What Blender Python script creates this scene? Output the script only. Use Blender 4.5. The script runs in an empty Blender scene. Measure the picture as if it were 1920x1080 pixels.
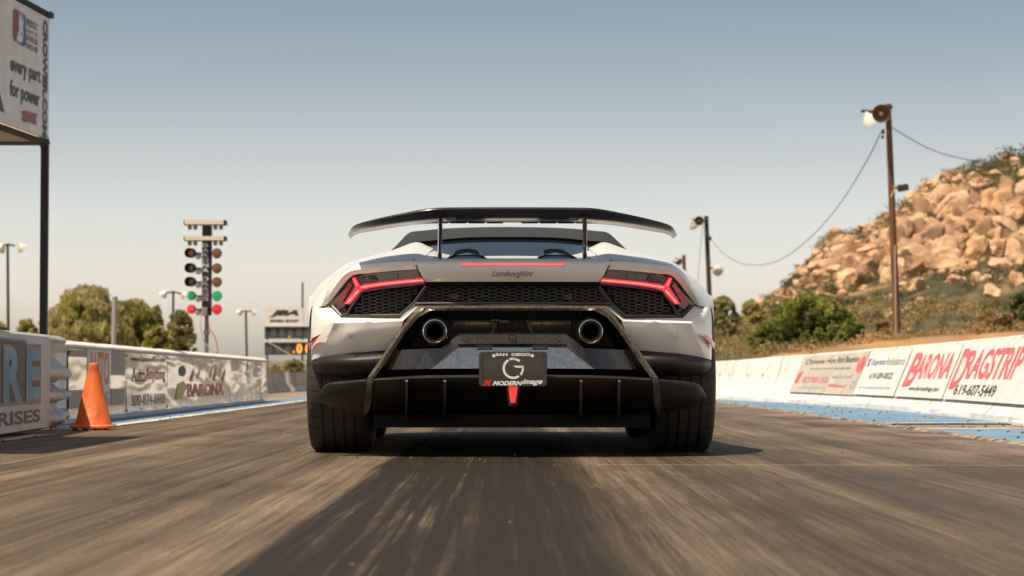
import bpy, math, random
from math import sin, cos, pi, radians, sqrt, atan2
from mathutils import Vector, Matrix, noise as mn
random.seed(7)
SC = bpy.context.scene
COL = SC.collection
# ---------------------------------------------------------------- camera, sky, sun
F = 4286.0; HOR = 701.0; CH = .372
PITCH = math.atan((HOR-540)/F)
cd = bpy.data.cameras.new('camera'); cam = bpy.data.objects.new('camera', cd); COL.objects.link(cam)
cam.location = (0, 0, CH); cam.rotation_euler = (pi/2+PITCH, 0, 0)
cd.sensor_width = 36; cd.lens = F/1920*36; cd.clip_end = 9000; cd.clip_start = .1
cd.dof.use_dof = True; cd.dof.focus_distance = 10.2; cd.dof.aperture_fstop = 6.0
SC.camera = cam
KX, KY = .36, .31                       # shadow shift per metre of height
sundir = Vector((-KX, -KY, 1)).normalized()      # towards the sun
elev = math.asin(sundir.z); az = atan2(sundir.x, sundir.y)
sl = bpy.data.lights.new('sun', 'SUN'); sun = bpy.data.objects.new('sun', sl); COL.objects.link(sun)
sl.energy = 5.0; sl.angle = radians(.5); sl.color = (1, .87, .67)
sun.rotation_euler = sundir.to_track_quat('Z', 'Y').to_euler(); sun.location = (0, 0, 30)
wd = bpy.data.worlds.new('World'); SC.world = wd; wd.use_nodes = True
nt = wd.node_tree; nt.nodes.clear()
def N(nt, t, **k):
    n = nt.nodes.new(t)
    for a, b in k.items(): setattr(n, a, b)
    return n
sky = N(nt, 'ShaderNodeTexSky', sky_type='NISHITA', sun_disc=False, sun_elevation=elev, sun_rotation=az,
        altitude=300, air_density=1.0, dust_density=3.0, ozone_density=1.0)
tc = N(nt, 'ShaderNodeTexCoord'); sx = N(nt, 'ShaderNodeSeparateXYZ'); nt.links.new(tc.outputs['Generated'], sx.inputs[0])
rp = N(nt, 'ShaderNodeValToRGB'); nt.links.new(sx.outputs[2], rp.inputs[0])
e = rp.color_ramp.elements
e[0].position = 0; e[0].color = (3.95, 3.45, 3.15, 1)
e[1].position = .5; e[1].color = (1.1, .96, .8, 1)
for p, c in ((.03, (3.28, 2.87, 2.78, 1)), (.055, (2.58, 2.24, 2.14, 1)), (.095, (1.85, 1.56, 1.40, 1)), (.13, (1.38, 1.24, 1.12, 1)), (.165, (1.08, 1.02, .93, 1)), (.27, (1.1, .98, .82, 1))):
    q = e.new(p); q.color = c
mx = N(nt, 'ShaderNodeMix', data_type='RGBA', blend_type='MULTIPLY'); mx.inputs[0].default_value = 1
nt.links.new(sky.outputs[0], mx.inputs[6]); nt.links.new(rp.outputs[0], mx.inputs[7])
bg = N(nt, 'ShaderNodeBackground'); bg.inputs[1].default_value = .093
out = N(nt, 'ShaderNodeOutputWorld'); nt.links.new(mx.outputs[2], bg.inputs[0]); nt.links.new(bg.outputs[0], out.inputs[0])
SC.view_settings.view_transform = 'Standard'; SC.view_settings.look = 'None'
SC.view_settings.exposure = .16; SC.view_settings.gamma = 1
SC.render.resolution_x = 1024; SC.render.resolution_y = 576

# ---------------------------------------------------------------- helpers
def Wp(px, py, Y):
    u = (px-960)/F; v = (540-py)/F
    dy = cos(PITCH)-v*sin(PITCH); dz = sin(PITCH)+v*cos(PITCH); t = Y/dy
    return Vector((u*t, Y, CH+dz*t))
def Gp(px, py, z=0):
    u = (px-960)/F; v = (540-py)/F
    dy = cos(PITCH)-v*sin(PITCH); dz = sin(PITCH)+v*cos(PITCH); t = (z-CH)/dz
    return Vector((u*t, dy*t, z))
def tag(o, label=None, cat=None, group=None, kind=None):
    if label: o['label'] = label
    if cat: o['category'] = cat
    if group: o['group'] = group
    if kind: o['kind'] = kind
    return o
def empty(name, loc, label=None, cat=None, group=None):
    o = bpy.data.objects.new(name, None); COL.objects.link(o); o.location = loc
    o.empty_display_size = .1
    return tag(o, label, cat, group)
def total_loc(o):
    v = Vector((0, 0, 0))
    while o is not None: v += o.location; o = o.parent
    return v
def copy_tree(o, parent=None):
    c = o.copy(); COL.objects.link(c); c.parent = parent
    for ch in [x for x in bpy.data.objects if x.parent == o and x is not c]: copy_tree(ch, c)
    return c
def cr(p0, p1, p2, p3, t):
    return .5*((2*p1)+(-p0+p2)*t+(2*p0-5*p1+4*p2-p3)*t*t+(-p0+3*p1-3*p2+p3)*t**3)
def cspline(pts, k):
    n = len(pts); r = []
    if k <= 1: return [Vector(p) for p in pts]
    for i in range(n-1):
        a = pts[i-1] if i > 0 else pts[i]*2-pts[i+1]
        d = pts[i+2] if i+2 < n else pts[i+1]*2-pts[i]
        for j in range(k): r.append(cr(a, pts[i], pts[i+1], d, j/k))
    r.append(pts[-1].copy()); return r
def spl(pts, k=6): return cspline([Vector(p) for p in pts], k)
def lerpv(tab, x):
    if x <= tab[0][0]: return tab[0][1]
    for (a, b), (c, d) in zip(tab, tab[1:]):
        if x <= c: return b+(d-b)*(x-a)/(c-a)
    return tab[-1][1]
class MB:
    def __init__(s): s.v = []; s.f = []; s.m = []
    def add(s, vs, fs, m=0):
        b = len(s.v); s.v += [Vector(p) for p in vs]
        for f in fs: s.f.append([b+i for i in f]); s.m.append(m)
        return s
    def box(s, c, d, m=0, R=None):
        c = Vector(c); x, y, z = d[0]/2, d[1]/2, d[2]/2
        vs = [Vector(p) for p in ((-x,-y,-z),(x,-y,-z),(x,y,-z),(-x,y,-z),(-x,-y,z),(x,-y,z),(x,y,z),(-x,y,z))]
        if R: vs = [R @ p for p in vs]
        return s.add([c+p for p in vs], [(0,3,2,1),(4,5,6,7),(0,1,5,4),(1,2,6,5),(2,3,7,6),(3,0,4,7)], m)
    def cbox(s, c, d, b, m=0, R=None):            # chamfered box, all edges
        c = Vector(c); h = [q/2 for q in d]; pts = []
        bb = min(b, .49*min(d))
        idx = {}
        for ax in range(3):
            for sx_ in (-1, 1):
                for s1 in (-1, 1):
                    for s2 in (-1, 1):
                        p = [0, 0, 0]; o = [i for i in range(3) if i != ax]
                        p[ax] = sx_*h[ax]; p[o[0]] = s1*(h[o[0]]-bb); p[o[1]] = s2*(h[o[1]]-bb)
                        sg = [0, 0, 0]; sg[ax] = sx_; sg[o[0]] = s1; sg[o[1]] = s2
                        idx[(ax, tuple(sg))] = len(pts); pts.append(Vector(p))
        fs = []
        for ax in range(3):
            o = [i for i in range(3) if i != ax]
            for sx_ in (-1, 1):
                q = []
                for s1, s2 in ((-1,-1),(1,-1),(1,1),(-1,1)):
                    sg = [0,0,0]; sg[ax] = sx_; sg[o[0]] = s1; sg[o[1]] = s2; q.append(idx[(ax, tuple(sg))])
                fs.append(q)
        for a in range(3):
            for b2 in range(a+1, 3):
                c3 = 3-a-b2
                for sa in (-1, 1):
                    for sb in (-1, 1):
                        q = []
                        for ax, sc in ((a,-1),(a,1),(b2,1),(b2,-1)):
                            sg = [0,0,0]; sg[a] = sa; sg[b2] = sb; sg[c3] = sc; q.append(idx[(ax, tuple(sg))])
                        fs.append(q)
        for sa in (-1,1):
            for sb in (-1,1):
                for sc in (-1,1): fs.append([idx[(ax,(sa,sb,sc))] for ax in range(3)])
        if R: pts = [R @ p for p in pts]
        # orient outward
        o2 = []
        for f in fs:
            ce = sum((pts[i] for i in f), Vector())/len(f); n = (pts[f[1]]-pts[f[0]]).cross(pts[f[2]]-pts[f[0]])
            o2.append(f if n.dot(ce) > 0 else f[::-1])
        return s.add([c+p for p in pts], o2, m)
    def tube(s, pts, r, n=8, m=0, cap=True):
        pts = [Vector(p) for p in pts]; rs = r if isinstance(r, (list, tuple)) else [r]*len(pts)
        b = len(s.v)
        for i, p in enumerate(pts):
            t = (pts[min(i+1, len(pts)-1)]-pts[max(i-1, 0)]).normalized()
            up = Vector((0, 0, 1)) if abs(t.z) < .9 else Vector((0, 1, 0))
            a = t.cross(up).normalized(); c = t.cross(a)
            for k in range(n): s.v.append(p+(a*cos(2*pi*k/n)+c*sin(2*pi*k/n))*rs[i])
        for i in range(len(pts)-1):
            for k in range(n):
                s.f.append([b+i*n+k, b+(i+1)*n+k, b+(i+1)*n+(k+1)%n, b+i*n+(k+1)%n][::-1]); s.m.append(m)
        if cap:
            s.f.append([b+k for k in range(n)]); s.m.append(m)
            s.f.append([b+(len(pts)-1)*n+k for k in range(n)][::-1]); s.m.append(m)
        return s
    def lathe(s, prof, O, A, n=24, m=0, ms=None):   # prof [(r, h)], axis A from O
        O = Vector(O); A = Vector(A).normalized(); up = Vector((0, 0, 1)) if abs(A.z) < .9 else Vector((0, 1, 0))
        a = A.cross(up).normalized(); c = A.cross(a); b = len(s.v)
        for r, h in prof:
            for k in range(n): s.v.append(O+A*h+(a*cos(2*pi*k/n)+c*sin(2*pi*k/n))*r)
        for i in range(len(prof)-1):
            for k in range(n):
                s.f.append([b+i*n+k, b+i*n+(k+1)%n, b+(i+1)*n+(k+1)%n, b+(i+1)*n+k]); s.m.append(ms[i] if ms else m)
        return s
    def grid(s, rows, m=0, close=False):
        R = len(rows); C = len(rows[0]); b = len(s.v)
        for r in rows: s.v += [Vector(p) for p in r]
        for i in range(R-1):
            for j in range(C if close else C-1):
                s.f.append([b+i*C+j, b+i*C+(j+1)%C, b+(i+1)*C+(j+1)%C, b+(i+1)*C+j]); s.m.append(m)
        return s
    def patch(s, ctrl, ku=5, kv=5, m=0):             # smooth both ways; ku along a row, kv between rows
        rows = [spl(r, ku) for r in ctrl]
        cols = [spl([rows[i][j] for i in range(len(rows))], kv) for j in range(len(rows[0]))]
        return s.grid([[cols[j][i] for j in range(len(cols))] for i in range(len(cols[0]))], m)
    def prism(s, pts, d, m=0):                       # polygon extruded by vector d
        n = len(pts); d = Vector(d); pts = [Vector(p) for p in pts]
        return s.add(pts+[p+d for p in pts], [list(range(n))[::-1], list(range(n, 2*n))]+[[i, (i+1)%n, n+(i+1)%n, n+i] for i in range(n)], m)
    def flipped(s):
        n = MB(); n.v = [Vector((-p.x, p.y, p.z)) for p in s.v]; n.f = [f[::-1] for f in s.f]; n.m = list(s.m); return n
    def mirror(s):
        b = len(s.v); nf = len(s.f)
        s.v += [Vector((-p.x, p.y, p.z)) for p in s.v]
        for i in range(nf): s.f.append([b+k for k in s.f[i]][::-1]); s.m.append(s.m[i])
        return s
    def build(s, name, mats, parent=None, origin=None, loc=None, smooth=True, angle=35, local=False, merge=True, bevel=0):
        me = bpy.data.meshes.new(name)
        if loc is not None: off = Vector((0, 0, 0))
        elif parent is not None: off = Vector((0, 0, 0)) if local else total_loc(parent)
        else: off = Vector(origin) if origin is not None else Vector((0, 0, 0))
        me.from_pydata([p-off for p in s.v], [], s.f)
        for q in (mats if isinstance(mats, (list, tuple)) else [mats]): me.materials.append(q)
        me.polygons.foreach_set('material_index', s.m)
        if merge and len(s.v) < 60000:
            import bmesh
            bm = bmesh.new(); bm.from_mesh(me); bmesh.ops.remove_doubles(bm, verts=bm.verts, dist=1e-5)
            bm.to_mesh(me); bm.free()
        if smooth:
            me.polygons.foreach_set('use_smooth', [True]*len(me.polygons)); me.set_sharp_from_angle(angle=radians(angle))
        me.update()
        o = bpy.data.objects.new(name, me); COL.objects.link(o); o.parent = parent
        if loc is not None: o.location = loc
        elif parent is None and origin is not None: o.location = origin
        if bevel:
            bv = o.modifiers.new('bevel', 'BEVEL'); bv.width = bevel; bv.segments = 2; bv.limit_method = 'ANGLE'; bv.angle_limit = radians(40)
        return o
_tc = {}
def text2d(s, bold=.0, shear=0.):
    k = (s, bold, shear)
    if k in _tc: return _tc[k]
    cu = bpy.data.curves.new('t', 'FONT'); cu.body = s; cu.offset = bold; cu.shear = shear; cu.resolution_u = 3
    ob = bpy.data.objects.new('t', cu); COL.objects.link(ob); bpy.context.view_layer.update()
    me = ob.evaluated_get(bpy.context.evaluated_depsgraph_get()).to_mesh()
    vs = [(v.co.x, v.co.y) for v in me.vertices]; fs = [list(p.vertices) for p in me.polygons]
    ob.evaluated_get(bpy.context.evaluated_depsgraph_get()).to_mesh_clear()
    bpy.data.objects.remove(ob); bpy.data.curves.remove(cu)
    x0 = min(v[0] for v in vs); x1 = max(v[0] for v in vs); y0 = min(v[1] for v in vs); y1 = max(v[1] for v in vs)
    r = ([((v[0]-x0)/(x1-x0), (v[1]-y0)/(y1-y0)) for v in vs], fs); _tc[k] = r; return r
def put_text(mb, s, fn, box, m=0, bold=0., shear=0.):   # box u0,v0,u1,v1 ; fn(u,v)->point
    vs, fs = text2d(s, bold, shear); u0, v0, u1, v1 = box
    mb.add([fn(u0+(u1-u0)*a, v0+(v1-v0)*b) for a, b in vs], fs, m)
def put_poly(mb, pts, fn, m=0): mb.add([fn(*p) for p in pts], [list(range(len(pts)))], m)
def put_ring(mb, cx, cy, rx, ry, w, fn, m=0, a0=0, a1=360, n=24):
    vs = []; fs = []
    for i in range(n+1):
        a = radians(a0+(a1-a0)*i/n)
        vs += [fn(cx+rx*cos(a), cy+ry*sin(a)), fn(cx+(rx-w)*cos(a), cy+(ry-w*ry/rx)*sin(a))]
    for i in range(n): fs.append([2*i, 2*i+2, 2*i+3, 2*i+1])
    mb.add(vs, fs, m)

# ---------------------------------------------------------------- materials
def pmat(name, col, rough=.5, metal=0, coat=0, col2=None, nscale=5, bump=0, bscale=40, emit=None, estr=0, stretch=None, rvar=0, spec=None, trans=0, lo=.35, hi=.65, coord='Object', detail=4):
    m = bpy.data.materials.new(name); m.use_nodes = True; t = m.node_tree; b = t.nodes['Principled BSDF']
    b.inputs['Base Color'].default_value = (*col, 1); b.inputs['Roughness'].default_value = rough
    b.inputs['Metallic'].default_value = metal; b.inputs['Coat Weight'].default_value = coat; b.inputs['Coat Roughness'].default_value = .04
    if spec is not None: b.inputs['Specular IOR Level'].default_value = spec
    if emit: b.inputs['Emission Color'].default_value = (*emit, 1); b.inputs['Emission Strength'].default_value = estr
    c = N(t, 'ShaderNodeTexCoord'); mp = N(t, 'ShaderNodeMapping'); t.links.new(c.outputs[coord], mp.inputs[0])
    if stretch: mp.inputs['Scale'].default_value = stretch
    if col2 or rvar:
        n = N(t, 'ShaderNodeTexNoise'); n.inputs['Scale'].default_value = nscale; n.inputs['Detail'].default_value = detail; t.links.new(mp.outputs[0], n.inputs['Vector'])
        if col2:
            r = N(t, 'ShaderNodeValToRGB'); r.color_ramp.elements[0].position = lo; r.color_ramp.elements[1].position = hi
            r.color_ramp.elements[0].color = (*col, 1); r.color_ramp.elements[1].color = (*col2, 1)
            t.links.new(n.outputs[0], r.inputs[0]); t.links.new(r.outputs[0], b.inputs['Base Color'])
        if rvar:
            q = N(t, 'ShaderNodeMapRange'); q.inputs[3].default_value = rough-rvar; q.inputs[4].default_value = rough+rvar
            t.links.new(n.outputs[0], q.inputs[0]); t.links.new(q.outputs[0], b.inputs['Roughness'])
    if bump:
        n2 = N(t, 'ShaderNodeTexNoise'); n2.inputs['Scale'].default_value = bscale; n2.inputs['Detail'].default_value = 5; t.links.new(mp.outputs[0], n2.inputs['Vector'])
        bp = N(t, 'ShaderNodeBump'); bp.inputs['Strength'].default_value = bump; bp.inputs['Distance'].default_value = .02
        t.links.new(n2.outputs[0], bp.inputs['Height']); t.links.new(bp.outputs[0], b.inputs['Normal'])
    if trans:
        tr = N(t, 'ShaderNodeBsdfTranslucent'); ms = N(t, 'ShaderNodeMixShader'); ms.inputs[0].default_value = trans
        if col2: t.links.new(r.outputs[0], tr.inputs[0])
        else: tr.inputs[0].default_value = (*col, 1)
        t.links.new(b.outputs[0], ms.inputs[1]); t.links.new(tr.outputs[0], ms.inputs[2]); t.links.new(ms.outputs[0], t.nodes['Material Output'].inputs[0])
    return m
paint = pmat('white_paint', (.88, .86, .82), .32, 0, .5, spec=.4)
gloss_black = pmat('gloss_black', (.012, .012, .013), .08, 0, 1)
satin_black = pmat('satin_black', (.016, .015, .014), .42, bump=.15, bscale=900)
matte_black = pmat('matte_black', (.006, .006, .006), .8)
trim_grey = pmat('trim_grey', (.05, .046, .042), .38)
mesh_mat = pmat('grille_mesh', (.12, .12, .115), .35)
chrome = pmat('chrome', (.75, .72, .68), .1, 1)
dark_steel = pmat('dark_steel', (.12, .11, .10), .3, 1)
titanium = pmat('muffler_metal', (.95, .68, .34), .4, .8, col2=(.6, .4, .2), nscale=12)
glass_dark = pmat('dark_glass', (.01, .014, .02), .05, 0, 1)
red_led = pmat('red_led', (.8, .02, .03), .3, emit=(1, .03, .05), estr=.8)
red_core = pmat('red_led_core', (1, .3, .3), .3, emit=(1, .22, .22), estr=1.15)
red_lens = pmat('red_lens', (.42, .015, .012), .25, 0, 1, emit=(.6, .02, .02), estr=.12, bump=.4, bscale=300)
smoke_lens = pmat('smoked_lens', (.075, .028, .024), .14, 0, .6, col2=(.16, .06, .05), nscale=30)
lamp_black = pmat('lamp_housing', (.012, .009, .009), .12, 0, 1)
badge = pmat('badge_metal', (.14, .13, .12), .3, 1)
white_ink = pmat('white_ink', (.8, .79, .77), .5)
red_ink = pmat('red_ink', (.75, .03, .03), .45)
def carbon(name, a, b_, sc, rough):
    m = bpy.data.materials.new(name); m.use_nodes = True; t = m.node_tree; b = t.nodes['Principled BSDF']
    c = N(t, 'ShaderNodeTexCoord')
    nz = N(t, 'ShaderNodeTexNoise'); nz.inputs['Scale'].default_value = sc; nz.inputs['Detail'].default_value = 2; t.links.new(c.outputs['Object'], nz.inputs['Vector'])
    mxv = N(t, 'ShaderNodeMix', data_type='VECTOR'); mxv.inputs[0].default_value = .04
    t.links.new(c.outputs['Object'], mxv.inputs[4]); t.links.new(nz.outputs['Color'], mxv.inputs[5])
    v = N(t, 'ShaderNodeTexVoronoi'); v.inputs['Scale'].default_value = sc; t.links.new(mxv.outputs[1], v.inputs['Vector'])
    s = N(t, 'ShaderNodeSeparateColor'); t.links.new(v.outputs['Color'], s.inputs[0])
    r = N(t, 'ShaderNodeValToRGB'); r.color_ramp.elements[0].color = (*a, 1); r.color_ramp.elements[1].color = (*b_, 1)
    r.color_ramp.elements[0].position = .3; r.color_ramp.elements[1].position = .95
    t.links.new(s.outputs[0], r.inputs[0]); t.links.new(r.outputs[0], b.inputs['Base Color'])
    b.inputs['Roughness'].default_value = rough; b.inputs['Metallic'].default_value = .5
    b.inputs['Coat Weight'].default_value = .8; b.inputs['Coat Roughness'].default_value = .06
    return m
forged = carbon('forged_carbon', (.015, .013, .011), (.40, .33, .25), 230, .28)
forged_dark = carbon('forged_carbon_fine', (.018, .017, .016), (.085, .078, .07), 190, .3)
forged_gloss = carbon('forged_carbon_gloss', (.36, .34, .30), (.64, .60, .54), 170, .08)
forged_gloss.node_tree.nodes['Principled BSDF'].inputs['Metallic'].default_value = .95
# tyre rubber with lateral sipes (object origin at the hub, axle along X)
def tyre_mat():
    m = bpy.data.materials.new('tyre_rubber'); m.use_nodes = True; t = m.node_tree; b = t.nodes['Principled BSDF']
    b.inputs['Roughness'].default_value = .62
    c = N(t, 'ShaderNodeTexCoord'); s = N(t, 'ShaderNodeSeparateXYZ'); t.links.new(c.outputs['Object'], s.inputs[0])
    a = N(t, 'ShaderNodeMath', operation='ARCTAN2'); t.links.new(s.outputs[2], a.inputs[0]); t.links.new(s.outputs[1], a.inputs[1])
    ax = N(t, 'ShaderNodeMath', operation='ABSOLUTE'); t.links.new(s.outputs[0], ax.inputs[0])
    sk = N(t, 'ShaderNodeMath', operation='MULTIPLY_ADD'); sk.inputs[1].default_value = 2.2; t.links.new(ax.outputs[0], sk.inputs[0]); 
    mu = N(t, 'ShaderNodeMath', operation='MULTIPLY'); mu.inputs[1].default_value = 34/(2*pi)*1.0; t.links.new(a.outputs[0], mu.inputs[0])
    t.links.new(mu.outputs[0], sk.inputs[2])
    fr = N(t, 'ShaderNodeMath', operation='FRACT'); t.links.new(sk.outputs[0], fr.inputs[0])
    lt = N(t, 'ShaderNodeMath', operation='LESS_THAN'); lt.inputs[1].default_value = .07; t.links.new(fr.outputs[0], lt.inputs[0])
    g = N(t, 'ShaderNodeMath', operation='GREATER_THAN'); g.inputs[1].default_value = .052; t.links.new(ax.outputs[0], g.inputs[0])
    mm = N(t, 'ShaderNodeMath', operation='MULTIPLY'); t.links.new(lt.outputs[0], mm.inputs[0]); t.links.new(g.outputs[0], mm.inputs[1])
    n = N(t, 'ShaderNodeTexNoise'); n.inputs['Scale'].default_value = 25; n.inputs['Detail'].default_value = 6; t.links.new(c.outputs['Object'], n.inputs['Vector'])
    r = N(t, 'ShaderNodeValToRGB'); r.color_ramp.elements[0].color = (.026, .024, .022, 1); r.color_ramp.elements[1].color = (.062, .056, .050, 1)
    t.links.new(n.outputs[0], r.inputs[0])
    mx = N(t, 'ShaderNodeMix', data_type='RGBA'); mx.inputs[7].default_value = (.004, .004, .004, 1)
    t.links.new(mm.outputs[0], mx.inputs[0]); t.links.new(r.outputs[0], mx.inputs[6]); t.links.new(mx.outputs[2], b.inputs['Base Color'])
    return m
rubber = tyre_mat()

# ---------------------------------------------------------------- ground
def ground_mat():
    m = bpy.data.materials.new('dry_ground'); m.use_nodes = True; t = m.node_tree; b = t.nodes['Principled BSDF']
    c = N(t, 'ShaderNodeNewGeometry'); b.inputs['Roughness'].default_value = .95
    n = N(t, 'ShaderNodeTexNoise'); n.inputs['Scale'].default_value = .09; n.inputs['Detail'].default_value = 9; t.links.new(c.outputs['Position'], n.inputs['Vector'])
    r = N(t, 'ShaderNodeValToRGB'); el = r.color_ramp.elements
    el[0].position = .38; el[0].color = (.06, .055, .022, 1); el[1].position = .62; el[1].color = (.30, .19, .10, 1)
    q = el.new(.5); q.color = (.20, .14, .07, 1)
    t.links.new(n.outputs[0], r.inputs[0]); t.links.new(r.outputs[0], b.inputs['Base Color'])
    n2 = N(t, 'ShaderNodeTexNoise'); n2.inputs['Scale'].default_value = 2; n2.inputs['Detail'].default_value = 8; t.links.new(c.outputs['Position'], n2.inputs['Vector'])
    bp = N(t, 'ShaderNodeBump'); bp.inputs['Distance'].default_value = .3; t.links.new(n2.outputs[0], bp.inputs['Height']); t.links.new(bp.outputs[0], b.inputs['Normal'])
    return m
mb = MB()
xs = [-4000, -400, -60, -12, 12, 60, 400, 4000]; ys = [-400, -30, 8, 60, 200, 600, 5000]
mb.grid([[(x, y, -.012) for x in xs] for y in ys]); mb.f = [f for f in mb.f]
tag(mb.build('ground', ground_mat(), smooth=False), kind='structure')

def asphalt_mat():
    m = bpy.data.materials.new('track_asphalt'); m.use_nodes = True; t = m.node_tree; b = t.nodes['Principled BSDF']
    g = N(t, 'ShaderNodeNewGeometry'); L = t.links.new
    def noise(scale, sv, det=4, rgh=.55):
        mp = N(t, 'ShaderNodeMapping'); mp.inputs['Scale'].default_value = sv; L(g.outputs['Position'], mp.inputs[0])
        n = N(t, 'ShaderNodeTexNoise'); n.inputs['Scale'].default_value = scale; n.inputs['Detail'].default_value = det; n.inputs['Roughness'].default_value = rgh
        L(mp.outputs[0], n.inputs['Vector']); return n.outputs[0]
    def ramp(src, stops):
        r = N(t, 'ShaderNodeValToRGB'); e = r.color_ramp.elements
        e[0].position = stops[0][0]; e[0].color = (*stops[0][1], 1); e[1].position = stops[-1][0]; e[1].color = (*stops[-1][1], 1)
        for p, c in stops[1:-1]: q = e.new(p); q.color = (*c, 1)
        L(src, r.inputs[0]); return r.outputs[0]
    def mix(f, a, b_, bt='MIX'):
        x = N(t, 'ShaderNodeMix', data_type='RGBA', blend_type=bt)
        if isinstance(f, float): x.inputs[0].default_value = f
        else: L(f, x.inputs[0])
        for i, q in ((6, a), (7, b_)):
            if isinstance(q, tuple): x.inputs[i].default_value = (*q, 1)
            else: L(q, x.inputs[i])
        return x.outputs[2]
    def math(op, a, b_=None, cl=False):
        x = N(t, 'ShaderNodeMath', operation=op, use_clamp=cl)
        for i, q in ((0, a), (1, b_)):
            if q is None: continue
            if isinstance(q, (int, float)): x.inputs[i].default_value = q
            else: L(q, x.inputs[i])
        return x.outputs[0]
    def gray(v): return (v, v, v)
    sp = N(t, 'ShaderNodeSeparateXYZ'); L(g.outputs['Position'], sp.inputs[0]); X, Y = sp.outputs[0], sp.outputs[1]
    wob = math('MULTIPLY', math('SUBTRACT', noise(1, (.5, .15, 1), 3), .5), .16)
    Xw = math('ADD', X, wob)
    base = ramp(noise(1, (3.4, .05, 1), 5, .6), [(.3, (.060, .043, .028)), (.47, (.125, .091, .060)), (.66, (.225, .165, .108))])
    fine = ramp(noise(1, (28, .16, 1), 5, .65), [(.32, gray(.5)), (.5, gray(.95)), (.7, gray(1.3))])
    c = mix(.85, base, fine, 'MULTIPLY')
    hair = ramp(noise(1, (120, 1.1, 1), 5, .75), [(.34, gray(.45)), (.5, gray(1)), (.68, gray(1.7))])
    c = mix(.8, c, hair, 'MULTIPLY')
    blot = ramp(noise(1, (1.1, .6, 1), 6, .6), [(.35, gray(.62)), (.55, gray(1.0)), (.7, gray(1.15))])
    c = mix(.9, c, blot, 'MULTIPLY')
    # warm dusty cast to the left, greyer to the right
    side = N(t, 'ShaderNodeMapRange'); side.inputs[1].default_value = -2.5; side.inputs[2].default_value = 2.5; L(X, side.inputs[0])
    c = mix(side.outputs[0], c, mix(1.0, c, (.93, .96, 1.02), 'MULTIPLY'))
    def band(x0, x1, soft, strength, col, ns, lo, hi, soft2=None):
        a = N(t, 'ShaderNodeMapRange', interpolation_type='SMOOTHSTEP'); a.inputs[1].default_value = x0-soft; a.inputs[2].default_value = x0+soft; L(Xw, a.inputs[0])
        d = N(t, 'ShaderNodeMapRange', interpolation_type='SMOOTHSTEP'); d.inputs[1].default_value = x1-(soft2 or soft); d.inputs[2].default_value = x1+(soft2 or soft); d.inputs[3].default_value = 1; d.inputs[4].default_value = 0; L(Xw, d.inputs[0])
        k = ramp(noise(1, ns, 6, .68), [(lo, gray(1)), (hi, gray(.1))])
        f = math('MULTIPLY', math('MULTIPLY', a.outputs[0], d.outputs[0]), math('MULTIPLY', k, strength), True)
        return mix(f, c_[0], col)
    c_ = [c]
    c_[0] = band(-.54, .24, .016, .97, (.024, .019, .015), (24, .30, 1), .50, .72, .14)
    c_[0] = band(-.54, .20, .03, .55, (.024, .019, .015), (3.2, 1.6, 1), .46, .58, .10)
    c_[0] = band(-.10, .22, .05, .6, (.026, .02, .016), (16, .25, 1), .45, .62, .04)
    c_[0] = band(.40, .56, .03, .5, (.05, .038, .028), (20, .2, 1), .45, .65)
    c_[0] = band(-.86, -.74, .02, .4, (.06, .045, .03), (20, .2, 1), .45, .65)
    c_[0] = band(.62, 1.25, .12, .55, (.05, .038, .029), (14, .3, 1), .4, .7)
    c_[0] = band(-1.6, -1.05, .15, .5, (.055, .041, .029), (12, .25, 1), .4, .7)
    c_[0] = band(1.6, 2.5, .2, .45, (.058, .045, .037), (7, .3, 1), .4, .7)
    c = c_[0]
    # transverse joint across the right half and the darker pour in front of it
    yj = math('ADD', Y, math('MULTIPLY', X, .05))
    j = math('LESS_THAN', math('ABSOLUTE', math('SUBTRACT', yj, 9.42)), .022)
    rx = math('GREATER_THAN', X, .35)
    c = mix(math('MULTIPLY', math('MULTIPLY', j, rx), .5), c, (.34, .26, .18))
    near = math('MULTIPLY', math('LESS_THAN', yj, 9.4), math('GREATER_THAN', Xw, 1.15))
    c = mix(math('MULTIPLY', near, .42), c, (.06, .05, .045))
    # pink-grey bleached area far right
    pk = N(t, 'ShaderNodeMapRange', interpolation_type='SMOOTHSTEP'); pk.inputs[1].default_value = 1.4; pk.inputs[2].default_value = 2.6; L(Xw, pk.inputs[0])
    pf = math('MULTIPLY', pk.outputs[0], math('GREATER_THAN', yj, 9.4)); pn = ramp(noise(1, (2, .7, 1), 4), [(.4, gray(0)), (.6, gray(.6))])
    c = mix(math('MULTIPLY', pf, pn), c, (.30, .225, .19))
    # aggregate grain and tiny pale stones
    gr = ramp(noise(85, (1, 1, 1), 4, .7), [(.3, gray(.5)), (.7, gray(1.5))]); c = mix(.8, c, gr, 'MULTIPLY')
    v = N(t, 'ShaderNodeTexVoronoi'); v.inputs['Scale'].default_value = 7; L(g.outputs['Position'], v.inputs['Vector'])
    vs = N(t, 'ShaderNodeSeparateColor'); L(v.outputs['Color'], vs.inputs[0])
    dot = math('MULTIPLY', math('LESS_THAN', v.outputs['Distance'], .045), math('GREATER_THAN', vs.outputs[0], .72))
    c = mix(dot, c, (.42, .34, .25))
    L(c, b.inputs['Base Color']); b.inputs['Specular IOR Level'].default_value = .10
    rr = N(t, 'ShaderNodeMapRange'); rr.inputs[3].default_value = .48; rr.inputs[4].default_value = .8; L(noise(1, (8, .4, 1), 4), rr.inputs[0]); L(rr.outputs[0], b.inputs['Roughness'])
    h = math('ADD', math('MULTIPLY', noise(90, (1, 1, 1), 3), .5), math('MULTIPLY', noise(1, (30, 1.5, 1), 4), .6))
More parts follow.
